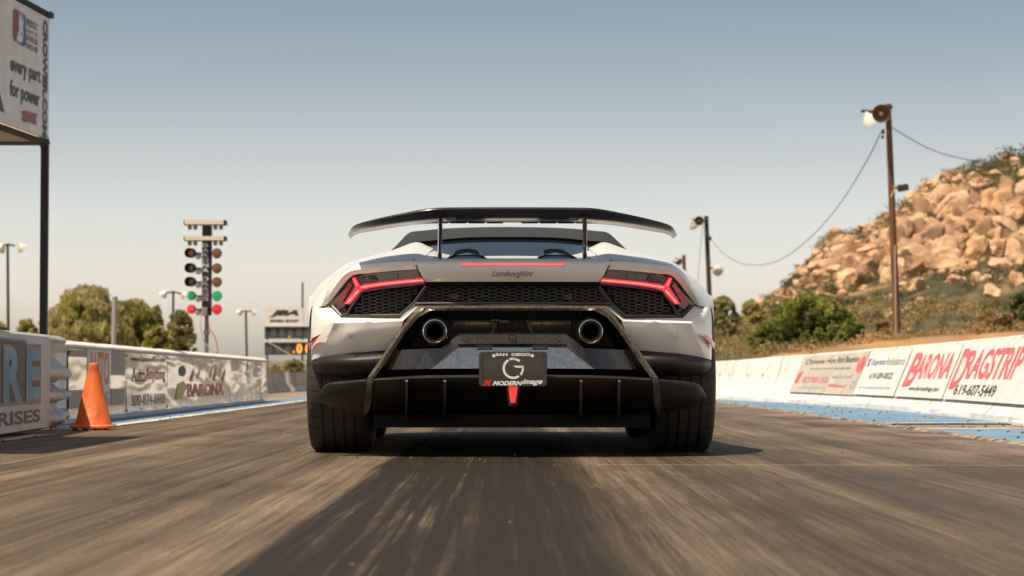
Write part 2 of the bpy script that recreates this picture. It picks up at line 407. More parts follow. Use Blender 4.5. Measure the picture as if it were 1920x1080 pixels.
    bp = N(t, 'ShaderNodeBump'); bp.inputs['Strength'].default_value = .5; bp.inputs['Distance'].default_value = .006; L(h, bp.inputs['Height']); L(bp.outputs[0], b.inputs['Normal'])
    return m
asph = asphalt_mat()
mb = MB(); mb.grid([[(x, y, 0) for x in (-2.82, 2.68)] for y in (-20, 10, 60, 150, 500)])
tag(mb.build('drag_strip_road', asph, smooth=False), kind='structure')
should = pmat('shoulder_asphalt', (.17, .13, .095), .9, col2=(.32, .25, .19), nscale=1.2, bump=.6, bscale=30)
mb = MB(); mb.grid([[(x, y, -.006) for x in (-6.0, -2.8)] for y in (-20, 14, 60, 150)]); mb.grid([[(x, y, -.006) for x in (2.66, 4.6)] for y in (-20, 14, 60, 150)])
tag(mb.build('shoulder_pavement', should, smooth=False), kind='structure')
blue_paint = pmat('blue_ground_paint', (.10, .205, .34), .8, col2=(.17, .29, .41), nscale=2.5, bump=.5, bscale=25)
white_line = pmat('white_line_paint', (.62, .58, .52), .8, col2=(.40, .33, .26), nscale=6, lo=.5, hi=.68, bump=.5, bscale=40)
dirt = pmat('edge_dirt', (.36, .29, .21), .95, col2=(.10, .075, .05), nscale=7, lo=.42, hi=.62, bump=1, bscale=50)
WALL_R = [(8, 3.70, .70), (14, 3.72, .70), (16.7, 3.78, .695), (20, 3.92, .685), (23, 3.93, .675), (26, 3.83, .655), (29, 3.60, .63), (31, 3.36, .61), (34, 3.04, .575), (44, 2.95, .57), (70, 2.95, .57), (110, 2.95, .57)]
def wr(Y):
    return lerpv([(a, b) for a, b, c in WALL_R], Y), lerpv([(a, c) for a, b, c in WALL_R], Y)
def wobble(y, s=1.0): return (mn.noise(Vector((y*1.3, s, 0)))*.05+mn.noise(Vector((y*5, s, 3)))*.02)
def strip(name, mat, y0, y1, fa, fb, z, n=80):
    rows = []
    for i in range(n+1):
        y = y0+(y1-y0)*i/n
        rows.append([(fa(y), y, z), (fb(y), y, z)])
    m_ = MB(); m_.grid(rows); return m_
# blue paint on both sides, with the bare gap on the right
mb = MB()
for (a, b_) in ((17.0, 110), (9, 15.35)):
    k = strip('', None, a, b_, lambda y: 2.74+wobble(y, 2), lambda y: wr(y)[0]+.05, .002, 120); mb.add(k.v, k.f)
k = strip('', None, 16.0, 110, lambda y: -3.3, lambda y: -2.80+wobble(y, 9), .002, 160); mb.add(k.v, k.f)
tag(mb.build('painted_shoulder', blue_paint, smooth=False), kind='structure')
mb = MB()
k = strip('', None, 16.0, 110, lambda y: -2.90+wobble(y, 5)*1.2, lambda y: -2.79+wobble(y, 6), .006, 200); mb.add(k.v, k.f)
for yy, w in ((17.0, .12), (15.3, .10)): mb.add([(2.78, yy-.05, .006), (wr(yy)[0]-.03, yy+.25, .006), (wr(yy)[0]-.03, yy+.25+w*1.3, .006), (2.78, yy+w, .006)], [(0, 1, 2, 3)])
k = strip('', None, 9, 14.0, lambda y: -2.95+wobble(y, 5)*1.2, lambda y: -2.79+wobble(y, 6), .004, 100); mb.add(k.v, k.f)
tag(mb.build('painted_edge_lines', white_line, smooth=False), kind='structure')
# ragged dirt ridge along the right edge of the racing surface
mb = MB(); rows = []
for i in range(700):
    y = 9+i*.06 if i < 500 else 39+(i-500)*.35
    h = .012+.014*abs(mn.noise(Vector((y*4, 1, 1)))); w = .04+.035*abs(mn.noise(Vector((y*3, 5, 1)))); c = 2.69+.03*mn.noise(Vector((y*.9, 3, 0)))
    rows.append([(c-w, y, .001), (c-w*.4, y, h), (c+w*.4, y, h*.8), (c+w, y, .001)])
mb.grid(rows)
tag(mb.build('gravel_edge', dirt), kind='structure')
# scattered small stones: uncountable debris
stone = pmat('pebble', (.28, .22, .16), .9, col2=(.08, .06, .045), nscale=3)
mb = MB()
for i in range(600):
    side = random.random()
    y = 9+random.random()**1.6*32
    x = (2.72+random.random()*1.0) if side < .55 else ((-2.75-random.random()*.45) if side < .8 else random.uniform(-2.7, 2.7))
    r = random.uniform(.003, .009)*(1.3 if side < .8 else .7)
    R = Matrix.Rotation(random.random()*6, 3, 'Z')
    mb.cbox((x, y, r*.6), (r*2, r*1.6, r*1.3), r*.5, R=R)
tag(mb.build('loose_stones', stone, smooth=False, merge=False), 'small loose stones and grit scattered along the track edges', 'gravel', kind='stuff')

# ================================================================ THE CAR
YAW = .0115
def XC(Y): return .0035-YAW*(Y-10.2)
car = empty('sports_car', (XC(11), 11, 0), 'low white sports car with a tall black rear wing on the dark track', 'car')
car.rotation_euler.z = YAW
def c(px, py, Y):
    """left-half trace of the photograph at its own real depth -> car-local point (left side is x<0)"""
    w = Wp(px, py, Y)
    x = 0 if px >= 955 else (px-960)/F*Y/1.0*1.0 - XC(Y)
    if px < 955: x = w.x-XC(Y)
    return Vector((x, Y-11, w.z))
def cl(*pts): return [c(*p) for p in pts]
def left(x, Y, z): return Vector((-x, Y-11, z))
def cpair(mb, name, mats, parent=None, **k):
    cpart(mb, name, mats, parent, **k); return cpart(mb.flipped(), name, mats, parent, **k)
def cpart(mb, name, mats, parent=None, **k): return mb.build(name, mats, parent or car, local=True, **k)

# ---- painted body
def polyrow0(r, k):
    o = []
    for a, b in zip(r, r[1:]):
        for i in range(k): o.append(a+(b-a)*i/k)
    return o+[r[-1]]
body = MB()
RA, RAZ = .385, .345
def zlow(Y):
    if abs(Y-11) < RA: return RAZ-.0+sqrt(RA*RA-(Y-11)**2)
    if abs(Y-13.62) < .37: return .335+sqrt(.37**2-(Y-13.62)**2)
    return .15
R0 = cl((957,485,10.30),(880,485,10.30),(835,485.3,10.30),(800,486,10.31),(775,487,10.32),(740,488.5,10.34),(690,493,10.37),(653,503,10.41),(615.5,546,10.50),(600.5,577,10.56))
R1 = cl((957,484.5,10.58),(880,484.5,10.58),(835,483,10.58),(800,478,10.58),(778,473,10.6),(737,478.5,10.6),(688,487,10.62),(648,499,10.64),(606,541,10.66),(586.5,571,10.66))
R2 = cl((957,483,11),(880,482,11),(838,478,11),(812,466,11),(779,458.5,11),(730,471,11),(684,484.5,11),(648,497,11),(603,531,11),(587,552,11))
R3 = [left(*q) for q in ((0,11.4,.94),(.2,11.4,.94),(.33,11.4,.95),(.42,11.4,.99),(.48,11.4,1.015),(.585,11.4,.965),(.71,11.4,.915),(.80,11.4,.87),(.90,11.4,.80),(.945,11.4,.72))]
R4 = [left(*q) for q in ((0,12.2,.88),(.2,12.2,.88),(.33,12.2,.88),(.45,12.2,.89),(.56,12.2,.90),(.66,12.2,.88),(.76,12.2,.84),(.83,12.2,.79),(.89,12.2,.71),(.92,12.2,.62))]
R5 = [left(*q) for q in ((0,13.0,.86),(.2,13.0,.86),(.33,13.0,.85),(.45,13.0,.84),(.56,13.0,.83),(.66,13.0,.82),(.76,13.0,.81),(.84,13.0,.78),(.90,13.0,.70),(.925,13.0,.6))]
R6 = [left(*q) for q in ((0,13.62,.76),(.2,13.62,.76),(.33,13.62,.755),(.45,13.62,.75),(.56,13.62,.76),(.68,13.62,.79),(.78,13.62,.79),(.87,13.62,.77),(.93,13.62,.74),(.95,13.62,.72))]
R7 = [left(*q) for q in ((0,14.2,.60),(.2,14.2,.60),(.33,14.2,.595),(.45,14.2,.59),(.56,14.2,.60),(.68,14.2,.61),(.76,14.17,.61),(.83,14.14,.59),(.88,14.1,.54),(.905,14.08,.48))]
R8 = [left(*q) for q in ((0,14.6,.40),(.2,14.59,.40),(.33,14.58,.40),(.45,14.55,.40),(.56,14.5,.40),(.66,14.46,.40),(.73,14.4,.40),(.78,14.34,.38),(.82,14.28,.35),(.85,14.22,.32))]
rows = [R0, R1, R2, R3, R4, R5, R6, R7, R8]
KV = 8
cols = [spl([r[j] for r in rows], KV) for j in range(10)]
full = [[cols[j][i] for j in range(10)] for i in range(len(cols[0]))]
# centre deck is left out of the paint: engine lid and roof cover it from R0 to R5
top = [spl(r[3:], 4) for r in full]
body.grid(top)
body.grid([spl(r[:4], 3) for r in full[5*KV:]])               # front bonnet
# side skins with wheel arches
side = []
for i, r in enumerate(full):
    p = r[9]; Y = p.y+11
    if i < KV: continue
    zl = min(zlow(Y), p.z-.01); xw = p.x
    q = [p.copy()]
    for k in range(1, 7):
        t = k/6; z = p.z+(zl-p.z)*t
        q.append(Vector((xw-.012*sin(pi*t*.8)+(.05*t*t if zl < .2 else -.004), p.y, z)))
    q.append(q[-1]+Vector((.09, 0, .002))); side.append(q)
# rear corner between fender crease and arch
K0 = cl((600.5,577,10.56),(613,591,10.44),(626,606,10.345),(617,628,10.39),(607,650,10.44),(598.5,671,10.50))
K1 = cl((586.5,571,10.66),(584.5,590,10.62),(583.8,608,10.60),(583.5,632,10.60),(584,655,10.61),(584.5,677,10.615))
K2 = [side[0][0]]+[Vector((side[0][0].x+.004*k, side[0][0].y, side[0][0].z+(c(584,681,10.66).z-side[0][0].z)*k/5)) for k in range(1, 6)]
for sl2 in (slice(0, 3), slice(2, 6)):
    A_ = polyrow0(K0[sl2], 3); B_ = polyrow0(K1[sl2], 3)
    body.patch([A_, [p+(q-p)*.5+Vector((-.010, -.002, 0)) for p, q in zip(A_, B_)], B_], 1, 5)
body.grid([polyrow0(K1, 3), [p+Vector((-.001, .05, 0)) for p in polyrow0(K1, 3)]])
for a in side:
    pass
body.grid(side)
# nose closing
nose = []
for r in (R8,):
    t = spl(r, 3); nose = [t, [Vector((p.x*.99, p.y+.01, p.z-.10)) for p in t], [Vector((p.x*.97, p.y-.06, .14)) for p in t]]
body.grid(nose)
# trunk panel
def trow(ys, Yc):
    return [c(px, py, Yc+.022*((957-px)/180)**2) for px, py in zip((957, 912, 867, 822, 777+max(0, (ys-487)*.46)), (ys, ys, ys+.1, ys+.3, ys+.6))]
T = [trow(485, 10.30), trow(490, 10.262), trow(498, 10.245)]
body.patch(T, 4, 3)
T2 = [trow(498, 10.245), trow(513, 10.255), trow(528, 10.287)]
body.patch(T2, 3, 3)
# quarter frame around the lamp: upper bevel and lower strip
Co = cl((777,487.2,10.325),(740,488.5,10.34),(690,493,10.37),(653,503,10.41),(615.5,546,10.50),(600.5,577,10.56))
Cm = cl((781,496.5,10.27),(737,498.5,10.29),(688,503.5,10.32),(650,512.5,10.36),(620,550,10.46),(607,574,10.53))
Ci = cl((785,504.5,10.29),(735,508,10.31),(690,512.5,10.345),(659,518,10.38),(631,551,10.47),(617,570,10.53))
def polyrow(r, k):                        # subdivide straight segments, keep corners
    o = []
    for a, b in zip(r, r[1:]):
        for i in range(k): o.append(a+(b-a)*i/k)
    return o+[r[-1]]
def soft(r, k=5): return spl(r, k)
body.grid([soft(Co), [(a+b)/2+Vector((0, -.012, .004)) for a, b in zip(soft(Co), soft(Cm))], soft(Cm)])
body.grid([soft(Cm), [p+Vector((0, .004, -.002)) for p in soft(Cm)]])
body.grid([[p+Vector((0, .004, -.002)) for p in soft(Cm)], soft(Ci)])
body.grid([soft(Ci), [p+Vector((0, .05, 0)) for p in soft(Ci)]])
# bright ledge above the bumper crease
Lt = cl((617,573,10.53),(640,596,10.40),(695,596.5,10.36),(750,596,10.34),(776,574,10.37),(782,573,10.37))
Lb = cl((600.5,577,10.558),(626,606,10.345),(692,605,10.285),(755,602.5,10.255),(784,574.5,10.285),(788,573,10.285))
body.grid([polyrow(Lt, 3), polyrow(Lb, 3)])
body.grid([polyrow(Lt, 3), [p+Vector((0, .06, 0)) for p in polyrow(Lt, 3)]])
# lower bumper face
B = [cl((626,606,10.345),(660,605.8,10.31),(692,605,10.285),(725,603.5,10.268),(757,602,10.255)),
     cl((617,628,10.39),(653,626,10.325),(688,623,10.30),(720,620,10.28),(750,618,10.27)),
     cl((607,650,10.44),(647,645,10.355),(685,641,10.33),(712,638,10.315),(737,637,10.31)),
     cl((598.5,671,10.50),(640,664,10.40),(680,660.5,10.37),(705,658,10.355),(724,656.6,10.35))]
body.patch(B, 4, 4)
body.mirror()
bodyo = cpart(body, 'body', paint, angle=21)
# panel gaps
def seam(pts, w=.0022, dy=-.004):
    g = MB(); g.tube([p+Vector((0, dy, 0)) for p in pts], w, 5); cpair(g, 'panel_gap', matte_black)
seam(cl((776,487,10.315),(781,500,10.27),(788,515,10.285),(797,529,10.305)), .0028)
seam([p+Vector((0, 0, .003)) for p in cl((779.5,467,10.78),(780.5,474,10.66),(782,482,10.5))], .0022, -.002)
seam(cl((600.5,577,10.556),(592,580,10.645),(586,586,10.75)), .0022)
# ---- roof, glass
roofr = [cl((957,444,11.25),(900,444.5,11.25),(861,446,11.25),(808,451,11.25),(775,454,11.26),(748,467,11.25)),
         cl((957,432,11.7),(900,432.6,11.7),(850,434,11.7),(800,437.5,11.7),(768,439.5,11.7),(731,471.5,11.7)),
         cl((957,427,12.3),(900,427.6,12.3),(846,429.5,12.3),(797,434.5,12.3),(766,443,12.3),(744,478,12.3)),
         [left(0,12.95,1.11),left(.17,12.95,1.107),left(.30,12.95,1.10),left(.42,12.95,1.07),left(.5,12.95,1.03),left(.64,12.95,.85)]]
rf = MB(); rr = [spl(r, 4) for r in roofr]
cc = [spl([r[j] for r in rr], 4) for j in range(len(rr[0]))]
rows_ = [[cc[j][i] for j in range(len(cc))] for i in range(len(cc[0]))]
rf.grid(rows_)
rf.grid([rows_[0][:17], [p+Vector((0, .03, -.012)) for p in rows_[0][:17]]])
rf.mirror()
roof_mat = pmat('roof_fabric', (.030, .026, .022), .5, bump=.2, bscale=400)
cpart(rf, 'roof', roof_mat, angle=30)
gl = MB()
gl.patch([[p+Vector((0, .02, -.008)) for p in roofr[0][:5]], cl((957,482,10.93),(915,482,10.93),(868,481,10.95),(826,473,10.99),(798,462,11.05))], 4, 1)
gl.mirror(); cpart(gl, 'rear_window', glass_dark)
ws = MB(); ws.patch([[p for p in roofr[3]], [left(0,13.5,.845),left(.2,13.5,.845),left(.35,13.48,.84),(left(.5,13.42,.83)),left(.6,13.35,.82),left(.66,13.2,.80)]], 3, 2); ws.mirror()
cpart(ws, 'windscreen', glass_dark)
# rounded rim above the rear glass
# ---- engine lid (between buttresses) with two humps
el = MB()
el.patch([cl((957,484.8,10.31),(880,484.8,10.31),(835,485,10.31),(799,486,10.32)),
          cl((957,484.2,10.6),(880,484.2,10.6),(838,483,10.6),(802,477.5,10.6)),
          cl((957,479.5,10.95),(893,480,10.95),(843,477.8,10.95),(808,468,10.95))], 4, 4)
el.mirror(); cpart(el, 'engine_cover', paint)
hm = MB()
h0 = cl((836,484.8,10.46),(842,481.5,10.45),(850,478.5,10.44),(876,477,10.44),(898,477.5,10.44),(905,479.5,10.44),(914,484.8,10.45))
h0b = cl((838,486,10.5),(846,483,10.5),(853,480.5,10.5),(876,479.5,10.5),(896,480,10.5),(902,482,10.5),(909,486,10.5))
h1 = cl((842,481,10.95),(846,476,10.95),(853,468.5,10.95),(877,466,10.95),(898,467.5,10.95),(903,474,10.95),(908,481,10.95))
hm.grid([polyrow(h0, 3), polyrow(h1, 3)]); hm.grid([polyrow(h0b, 3), polyrow(h0, 3)]); hm.grid([[p+Vector((0, .08, 0)) for p in polyrow(h0b, 3)], polyrow(h0b, 3)])
cpair(hm, 'engine_vent', gloss_black, angle=40)
# inside blocker so no light passes through the shell
ib = MB()
ib.box((0, -.1, .52), (1.24, .55, .66)); ib.box((0, 1.3, .5), (1.3, 2.3, .6)); ib.box((0, 1.4, .155), (1.28, 3.7, .06))
ib.box((0, 2.9, .35), (1.2, .9, .4)); ib.box((0, .0, .80), (1.66, .5, .08))
cpart(ib, 'underbody_blocker', matte_black, smooth=False)
# ---- third brake light, badge script
tb = MB(); a0 = c(862.5,495.4,10.248); w_ = abs(a0.x)
tb.cbox((0, a0.y-.001, a0.z), (w_*2, .008, .0090), .003); tbo = cpart(tb, 'brake_light', red_led)
tb = MB(); tb.cbox((0, a0.y-.0055, a0.z), (w_*2-.012, .003, .0032), .001); cpart(tb, 'light_strip', red_core, tbo)
bd = MB(); z0 = c(955,521.5,10.24).z; z1 = c(955,507.5,10.24).z
s_ = F/10.24
put_text(bd, 'Lamborghini', lambda u, v: Vector(((u-.5)*80/s_, c(955,514,10.245).y-.002, z0+(z1-z0)*v)), (0, 0, 1, 1), bold=.012, shear=.55)
cpart(bd, 'badge_script', badge, smooth=False)

# ---- tail lamps
def tail(sgn):
    S = (lambda v: v) if sgn < 0 else (lambda v: Vector((-v.x, v.y, v.z)))
    def Y_(px): return lerpv([(615, 10.52), (650, 10.43), (690, 10.37), (800, 10.30)], px)
    def P(px, py, d=0): return S(c(px, py, Y_(px)+d))
    def plate(pts, d, th):
        m_ = MB(); vs = [P(a, b, d) for a, b in pts]; n = len(vs)
        ft = [f for f in [list(range(n))]]
        m_.add(vs+[v+Vector((0, th, 0)) for v in vs], ft+[list(range(n, 2*n))[::-1]]+[[i, n+i, n+(i+1)%n, (i+1)%n] for i in range(n)])
        if sgn > 0: m_.f = [f[::-1] for f in m_.f]
        return m_
    def strip2(up, lo, d, th):
        m_ = MB(); u = [P(a, b, d) for a, b in up]; l = [P(a, b, d) for a, b in lo]
        b1 = [p+Vector((0, th, 0)) for p in u]; b2 = [p+Vector((0, th, 0)) for p in l]
        m_.grid([b1, u, l, b2])
        if sgn > 0: m_.f = [f[::-1] for f in m_.f]
        return m_
    h = strip2([(617,569.5),(631,550.5),(652,524),(662,516.5),(690,511.5),(722,508),(750,506),(783.5,504)], [(621,574),(636,580),(646,575),(668,552),(688,545),(722,539),(755,534.5),(798.5,529.5)], .0, .05)
    # the lens is a shallow box; keep it a clean strip
    ho = cpart(h, 'tail_light', lamp_black, smooth=False)
    up = [(794,521.3),(757,524.6),(720,528.2),(690,532),(675.5,535)]; lo = [(796,528.3),(757,531.6),(722,535.4),(694,540),(679,544.5)]
    m_ = MB()
    for a in (strip2(up[::-1], lo[::-1], -.010, .012),
              strip2([(660,521.5),(666.5,519.5)][::1], [(666,535.5),(676,534.5)], -.010, .012),
              strip2([(666,535.5),(676,534.5),(679,544.5)], [(667,543),(672,545),(679,544.8)], -.010, .012),
              strip2([(667,538),(679.5,544)], [(645.5,569.5),(656,570.5)], -.0105, .012)): m_.add(a.v, a.f)
    cpart(m_, 'light_strip', red_led, ho, smooth=False)
    m_ = MB()
    for a in (strip2([(676,537.6),(694,534.7),(721,530.8),(757,527.2),(793,524)], [(676,540.6),(694,537.0),(721,533.2),(757,529.6),(793.5,526.4)], -.0125, .003),
              strip2([(670.5,544),(674.5,544.5)], [(650,567.5),(653.2,567.8)], -.0125, .003),
              strip2([(662.6,523),(664.2,522.6)], [(669.5,536),(671.5,536)], -.0125, .003)): m_.add(a.v, a.f)
    cpart(m_, 'light_core', red_core, ho, smooth=False)
    m_ = MB()
    for a, b, e_, f_ in (((672.5,519.5),(703,516),(678,531.5),(709,525.8)), ((707.5,515.2),(744,512.2),(713,525.3),(746.5,521.8)), ((748,512),(783.5,509.6),(750.5,521.4),(788.5,518.6))):
        q = strip2([a, b], [e_, f_], -.006, .007); m_.add(q.v, q.f)
    cpart(m_, 'smoked_lens', smoke_lens, ho, smooth=False)
    q = strip2([(657,529.5),(660.5,535.5)], [(627.5,565.5),(642.5,566.8)], -.008, .009)
    cpart(q, 'reflector_lens', red_lens, ho, smooth=False)
    # grey trim bars framing the side grille + dark corner wedge
    m_ = MB()
    def bar(pts, w, d=-.006):
        for a, b in zip(pts, pts[1:]):
            A = P(*a, d); B_ = P(*b, d); m_.tube([A, B_], w, 6)
    bar([(644,589.5),(652,588.7),(658,575.5),(680,546),(722,539.5),(760,535.5),(797,532)], .0058)
    bar([(624,573.5),(641,592.5),(696,592.3),(748.5,592),(777,568),(799,537)], .0088)
    to = cpart(m_, 'grille_surround', trim_grey, angle=60)
    q = strip2([(619,572.5),(648,578)], [(641,593),(653,589)], .004, .03); cpart(q, 'corner_trim', satin_black, smooth=False)
    return ho
tail(-1); tail(1)
# ---- honeycomb grilles
def inpoly(x, y, P):
    r = False; n = len(P)
    for i in range(n):
        x1, y1 = P[i]; x2, y2 = P[(i+1) % n]
        if (y1 > y) != (y2 > y) and x < (x2-x1)*(y-y1)/(y2-y1)+x1: r = not r
    return r
def hexes(poly, Yf, pw, ph, w, dep, sides=(-1, 1), tilt=0):
    m_ = MB(); W = pw/.75; seen = set()
    x0 = min(p[0] for p in poly)-pw; x1 = max(p[0] for p in poly)+pw; y0 = min(p[1] for p in poly)-ph; y1 = max(p[1] for p in poly)+ph
    i = 0; x = 961-math.ceil((961-x0)/pw)*pw
    i = int(round((961-x)/pw))
    segs = []
    while x < x1:
        yy = 500+(ph/2 if i % 2 else 0)
        while yy < y1:
            if yy > y0:
                P = [(x-W/2, yy), (x-W/4, yy-ph/2), (x+W/4, yy-ph/2), (x+W/2, yy), (x+W/4, yy+ph/2), (x-W/4, yy+ph/2)]
                for k in range(6):
                    a, b = P[k], P[(k+1) % 6]; mx_ = (round((a[0]+b[0])*2), round((a[1]+b[1])*2))
                    if mx_ in seen: continue
                    if inpoly(a[0], a[1], poly) and inpoly(b[0], b[1], poly): seen.add(mx_); segs.append((a, b))
            yy += ph
        x += pw; i -= 1
    def pt(px, py):
        Y = Yf(px, py); v = Wp(px, py, Y); return Vector((v.x-XC(Y), Y-11, v.z))
    for a, b in segs:
        A = pt(*a); B_ = pt(*b); d = (B_-A); n = Vector((-d.z, 0, d.x)).normalized()*w/2; D = Vector((0, dep, 0))
        vs = [A-n, B_-n, B_+n, A+n, A-n+D, B_-n+D, B_+n+D, A+n+D]
        m_.add(vs, [(0, 1, 2, 3), (4, 5, 1, 0), (3, 2, 6, 7)])
    return m_
mid = 961
polyC = [(799,537),(1123,537),(1144,566),(778,566)]
k = hexes(polyC, lambda x, y: 10.40, 12.5, 6.4, .0030, .02)
cpart(k, 'centre_grille', mesh_mat, smooth=False, merge=False)
for s in (-1, 1):
    pl = [(681,549),(720,543),(760,538.5),(795,535.5),(749,589),(656,589)]
    if s > 0: pl = [(2*mid-a, b) for a, b in pl]
    k = hexes(pl, lambda x, y: 10.43, 12.5, 6.4, .0030, .02)
    cpart(k, 'side_grille', mesh_mat, smooth=False, merge=False)
# dark surrounds: band under trunk panel, floor bar, backing
bk = MB()
bk.grid([polyrow(cl((955,527.5,10.30),(797,528,10.31)), 2), polyrow(cl((955,537,10.33),(800,538,10.34)), 2), polyrow(cl((955,538,10.5),(800,539,10.5)), 2)])
bk.grid([polyrow(cl((955,565.5,10.5),(778,566,10.5)), 2), polyrow(cl((955,566,10.30),(777,566.5,10.31)), 2), polyrow(cl((955,572.5,10.27),(774,572.5,10.30)), 2)])
bk.grid([polyrow(cl((955,500,10.55),(640,520,10.6)), 2), polyrow(cl((955,600,10.52),(625,600,10.6)), 2)])
bk.mirror(); cpart(bk, 'grille_housing', satin_black, smooth=False)
bk = MB(); bk.tube(cl((955,568.5,10.29),(778,569,10.30)), .006, 6); bk.mirror(); cpart(bk, 'grille_bar', trim_grey)
# bits visible behind the honeycomb
rnd = random.Random(4)
for i in range(20):
    it = MB()
    x = rnd.uniform(-.66, .66); z = rnd.uniform(.60, .74)
    it.cbox((x, -.52+rnd.uniform(0, .04)+.0, z), (rnd.uniform(.01, .05), .02, rnd.uniform(.008, .03)), .003); cpart(it, 'engine_fitting', dark_steel, smooth=False)
# ---- carbon frame around the exhaust opening
fr = MB()
fo = [(955,572.8),(870,572.8),(784.5,573.2),(767,594),(749.8,618.8),(743,628),(723.6,657),(707,682),(690,706.5)]
fi = [(955,582),(875,582),(808,582.2),(784,595),(763,620),(756,630),(736,659.5),(719,685),(702.5,708.5)]
Yo = [10.24,10.24,10.235,10.235,10.235,10.232,10.225,10.215,10.20]
o_ = [c(a, b, y) for (a, b), y in zip(fo, Yo)]; i_ = [c(a, b, y-.006) for (a, b), y in zip(fi, Yo)]
m2 = [(a+b)/2+Vector((0, -.012, 0)) for a, b in zip(o_, i_)]
bko = [p+Vector((0, .07, 0)) for p in o_]
fb = [(955,598),(872,598),(826,598),(800,606),(781,626),(775,634),(757,662),(742,686),(722,708)]
bki = [c(a, b, 10.44) for a, b in fb]
fr.grid([polyrow(bko, 2), polyrow(o_, 2), polyrow(m2, 2), polyrow(i_, 2)])
cf = fr.mirror()
cpart(fr, 'carbon_frame', forged, angle=50)
fr = MB(); fr.grid([polyrow(i_, 2), polyrow(bki, 2)]); fr.mirror(); cpart(fr, 'frame_recess', carbon('forged_carbon_dark', (.006, .006, .006), (.035, .03, .026), 120, .25), angle=50)
# end fins (lower legs of the frame)
ef = MB()
for a, b in (((690,706),(683,779)),):
    P0 = cl((690,706,10.20),(686,722,10.20),(683.5,745,10.22),(683,779,10.30)); P1 = cl((701,707,10.195),(698,722,10.195),(696.5,750,10.215),(692,770,10.28))
    P2 = [p+Vector((.004, .16, .0)) for p in P1]; P3 = [p+Vector((0, .16, 0)) for p in P0]
    ef.grid([polyrow(P3, 2), polyrow(P0, 2), polyrow(P1, 2), polyrow(P2, 2)])
cpair(ef, 'diffuser_end_fin', forged_dark)
# exhaust mesh + muffler
em = hexes([(832,599),(1090,599),(1122,607),(1142,628),(1156,651),(1090,651),(1062,628),(860,628),(832,651),(766,651),(780,628),(800,607)], lambda x, y: 10.46, 6.6, 4.2, .0016, .006)
cpart(em, 'exhaust_mesh', mesh_mat, smooth=False, merge=False)
zc = c(955,606,10.62).z
for xx in (-.17, .17):
    mf = MB()
    mf.lathe([(.0, -.1), (.028, -.1), (.034, -.09), (.034, .09), (.028, .1), (0, .1)], (xx, -.40, zc), (1, 0, 0), 20)
    mf.lathe([(.036, -.055), (.039, -.05), (.039, -.035), (.036, -.03)], (xx, -.40, zc), (1, 0, 0), 20); cpart(mf, 'muffler', titanium)
br = MB(); br.tube([(-.065, -.47, zc+.02), (-.105, -.47, zc-.075)], .006, 6); cpair(br, 'exhaust_bracket', dark_steel)
eb = MB(); eb.box((0, -.36, .56), (1.1, .02, .28)); cpart(eb, 'heat_shield', matte_black, smooth=False)
ex = c(815.3,621.5,10.18)
brushed = pmat('brushed_steel', (.42, .39, .35), .28, 1)
def exhaust(sx):
    O = (sx*abs(ex.x), ex.y, ex.z)
    m_ = MB(); m_.lathe([(.047, .30), (.0525, .30), (.0525, .012), (.0545, .004), (.0535, -.003), (.050, -.004), (.046, .004)], O, (0, 1, 0), 40)
    o = cpart(m_, 'exhaust_tip', chrome, angle=50)
    m_ = MB(); m_.lathe([(.046, .004), (.0445, .014), (.0435, .02)], O, (0, 1, 0), 40); m_.lathe([(.0445, .018), (.0415, .016), (.039, .006), (.0365, .012)], O, (0, 1, 0), 40)
    cpart(m_, 'inner_ring', brushed, o)
    m_ = MB(); m_.lathe([(.0365, .016), (.0355, .10), (.034, .28), (0, .28)], O, (0, 1, 0), 32); cpart(m_, 'bore', matte_black, o)
    m_ = MB(); m_.lathe([(.0555, .28), (.060, .10), (.0625, .05), (.0585, .045), (.0555, .06)], O, (0, 1, 0), 32); cpart(m_, 'tip_surround', gloss_black, o)
exhaust(-1); exhaust(1)
# ---- lower carbon bar
hb = MB()
Ht = cl((744,655,10.29),(800,652.8,10.265),(828,651.5,10.24),(843,639,10.225),(860,627,10.215),(905,626.3,10.215),(955,626.2,10.215))
Hb = cl((726.5,692.8,10.30),(780,692,10.27),(809,691.5,10.245),(835,667.5,10.225),(859,645,10.215),(905,644.5,10.215),(955,644.5,10.215))
Hx = [p+Vector((0, .02, .004)) for p in Ht]; Hy = [p+Vector((0, .22, .006)) for p in Ht]
Hz = [p+Vector((0, .07, .0)) for p in Hb]
hb.grid([polyrow(Hy, 2), polyrow(Hx, 2), [p+Vector((0, 0, -.003)) for p in polyrow(Ht, 2)], polyrow(Hb, 2), polyrow(Hz, 2)]); hb.mirror(); cpart(hb, 'lower_carbon_bar', forged_dark, angle=25)
sn = MB()
q_ = c(873.5,635,10.21); 
for s in (-1,): sn.lathe([(.0, -.006), (.009, -.006), (.011, -.003), (.0115, .004)], (s*abs(q_.x), q_.y, q_.z), (0, 1, 0), 16)
cpair(sn, 'bumper_sensor', gloss_black)
sn = MB(); sn.cbox((0, q_.y, q_.z), (.03, .012, .034), .004); sn.lathe([(0, -.0125), (.006, -.012), (.008, -.008), (.008, 0)], (0, q_.y, q_.z), (0, 1, 0), 14); cpart(sn, 'rear_camera', gloss_black)
sn = MB(); q_ = c(656,629,10.315)
for s in (-1,): sn.lathe([(.0, -.004), (.0065, -.005), (.0075, -.001), (.0105, -.0015), (.011, .004)], (s*abs(q_.x), q_.y-.006, q_.z), (0, 1, 0), 16)
cpair(sn, 'parking_sensor', pmat('sensor_grey', (.34, .32, .30), .4))
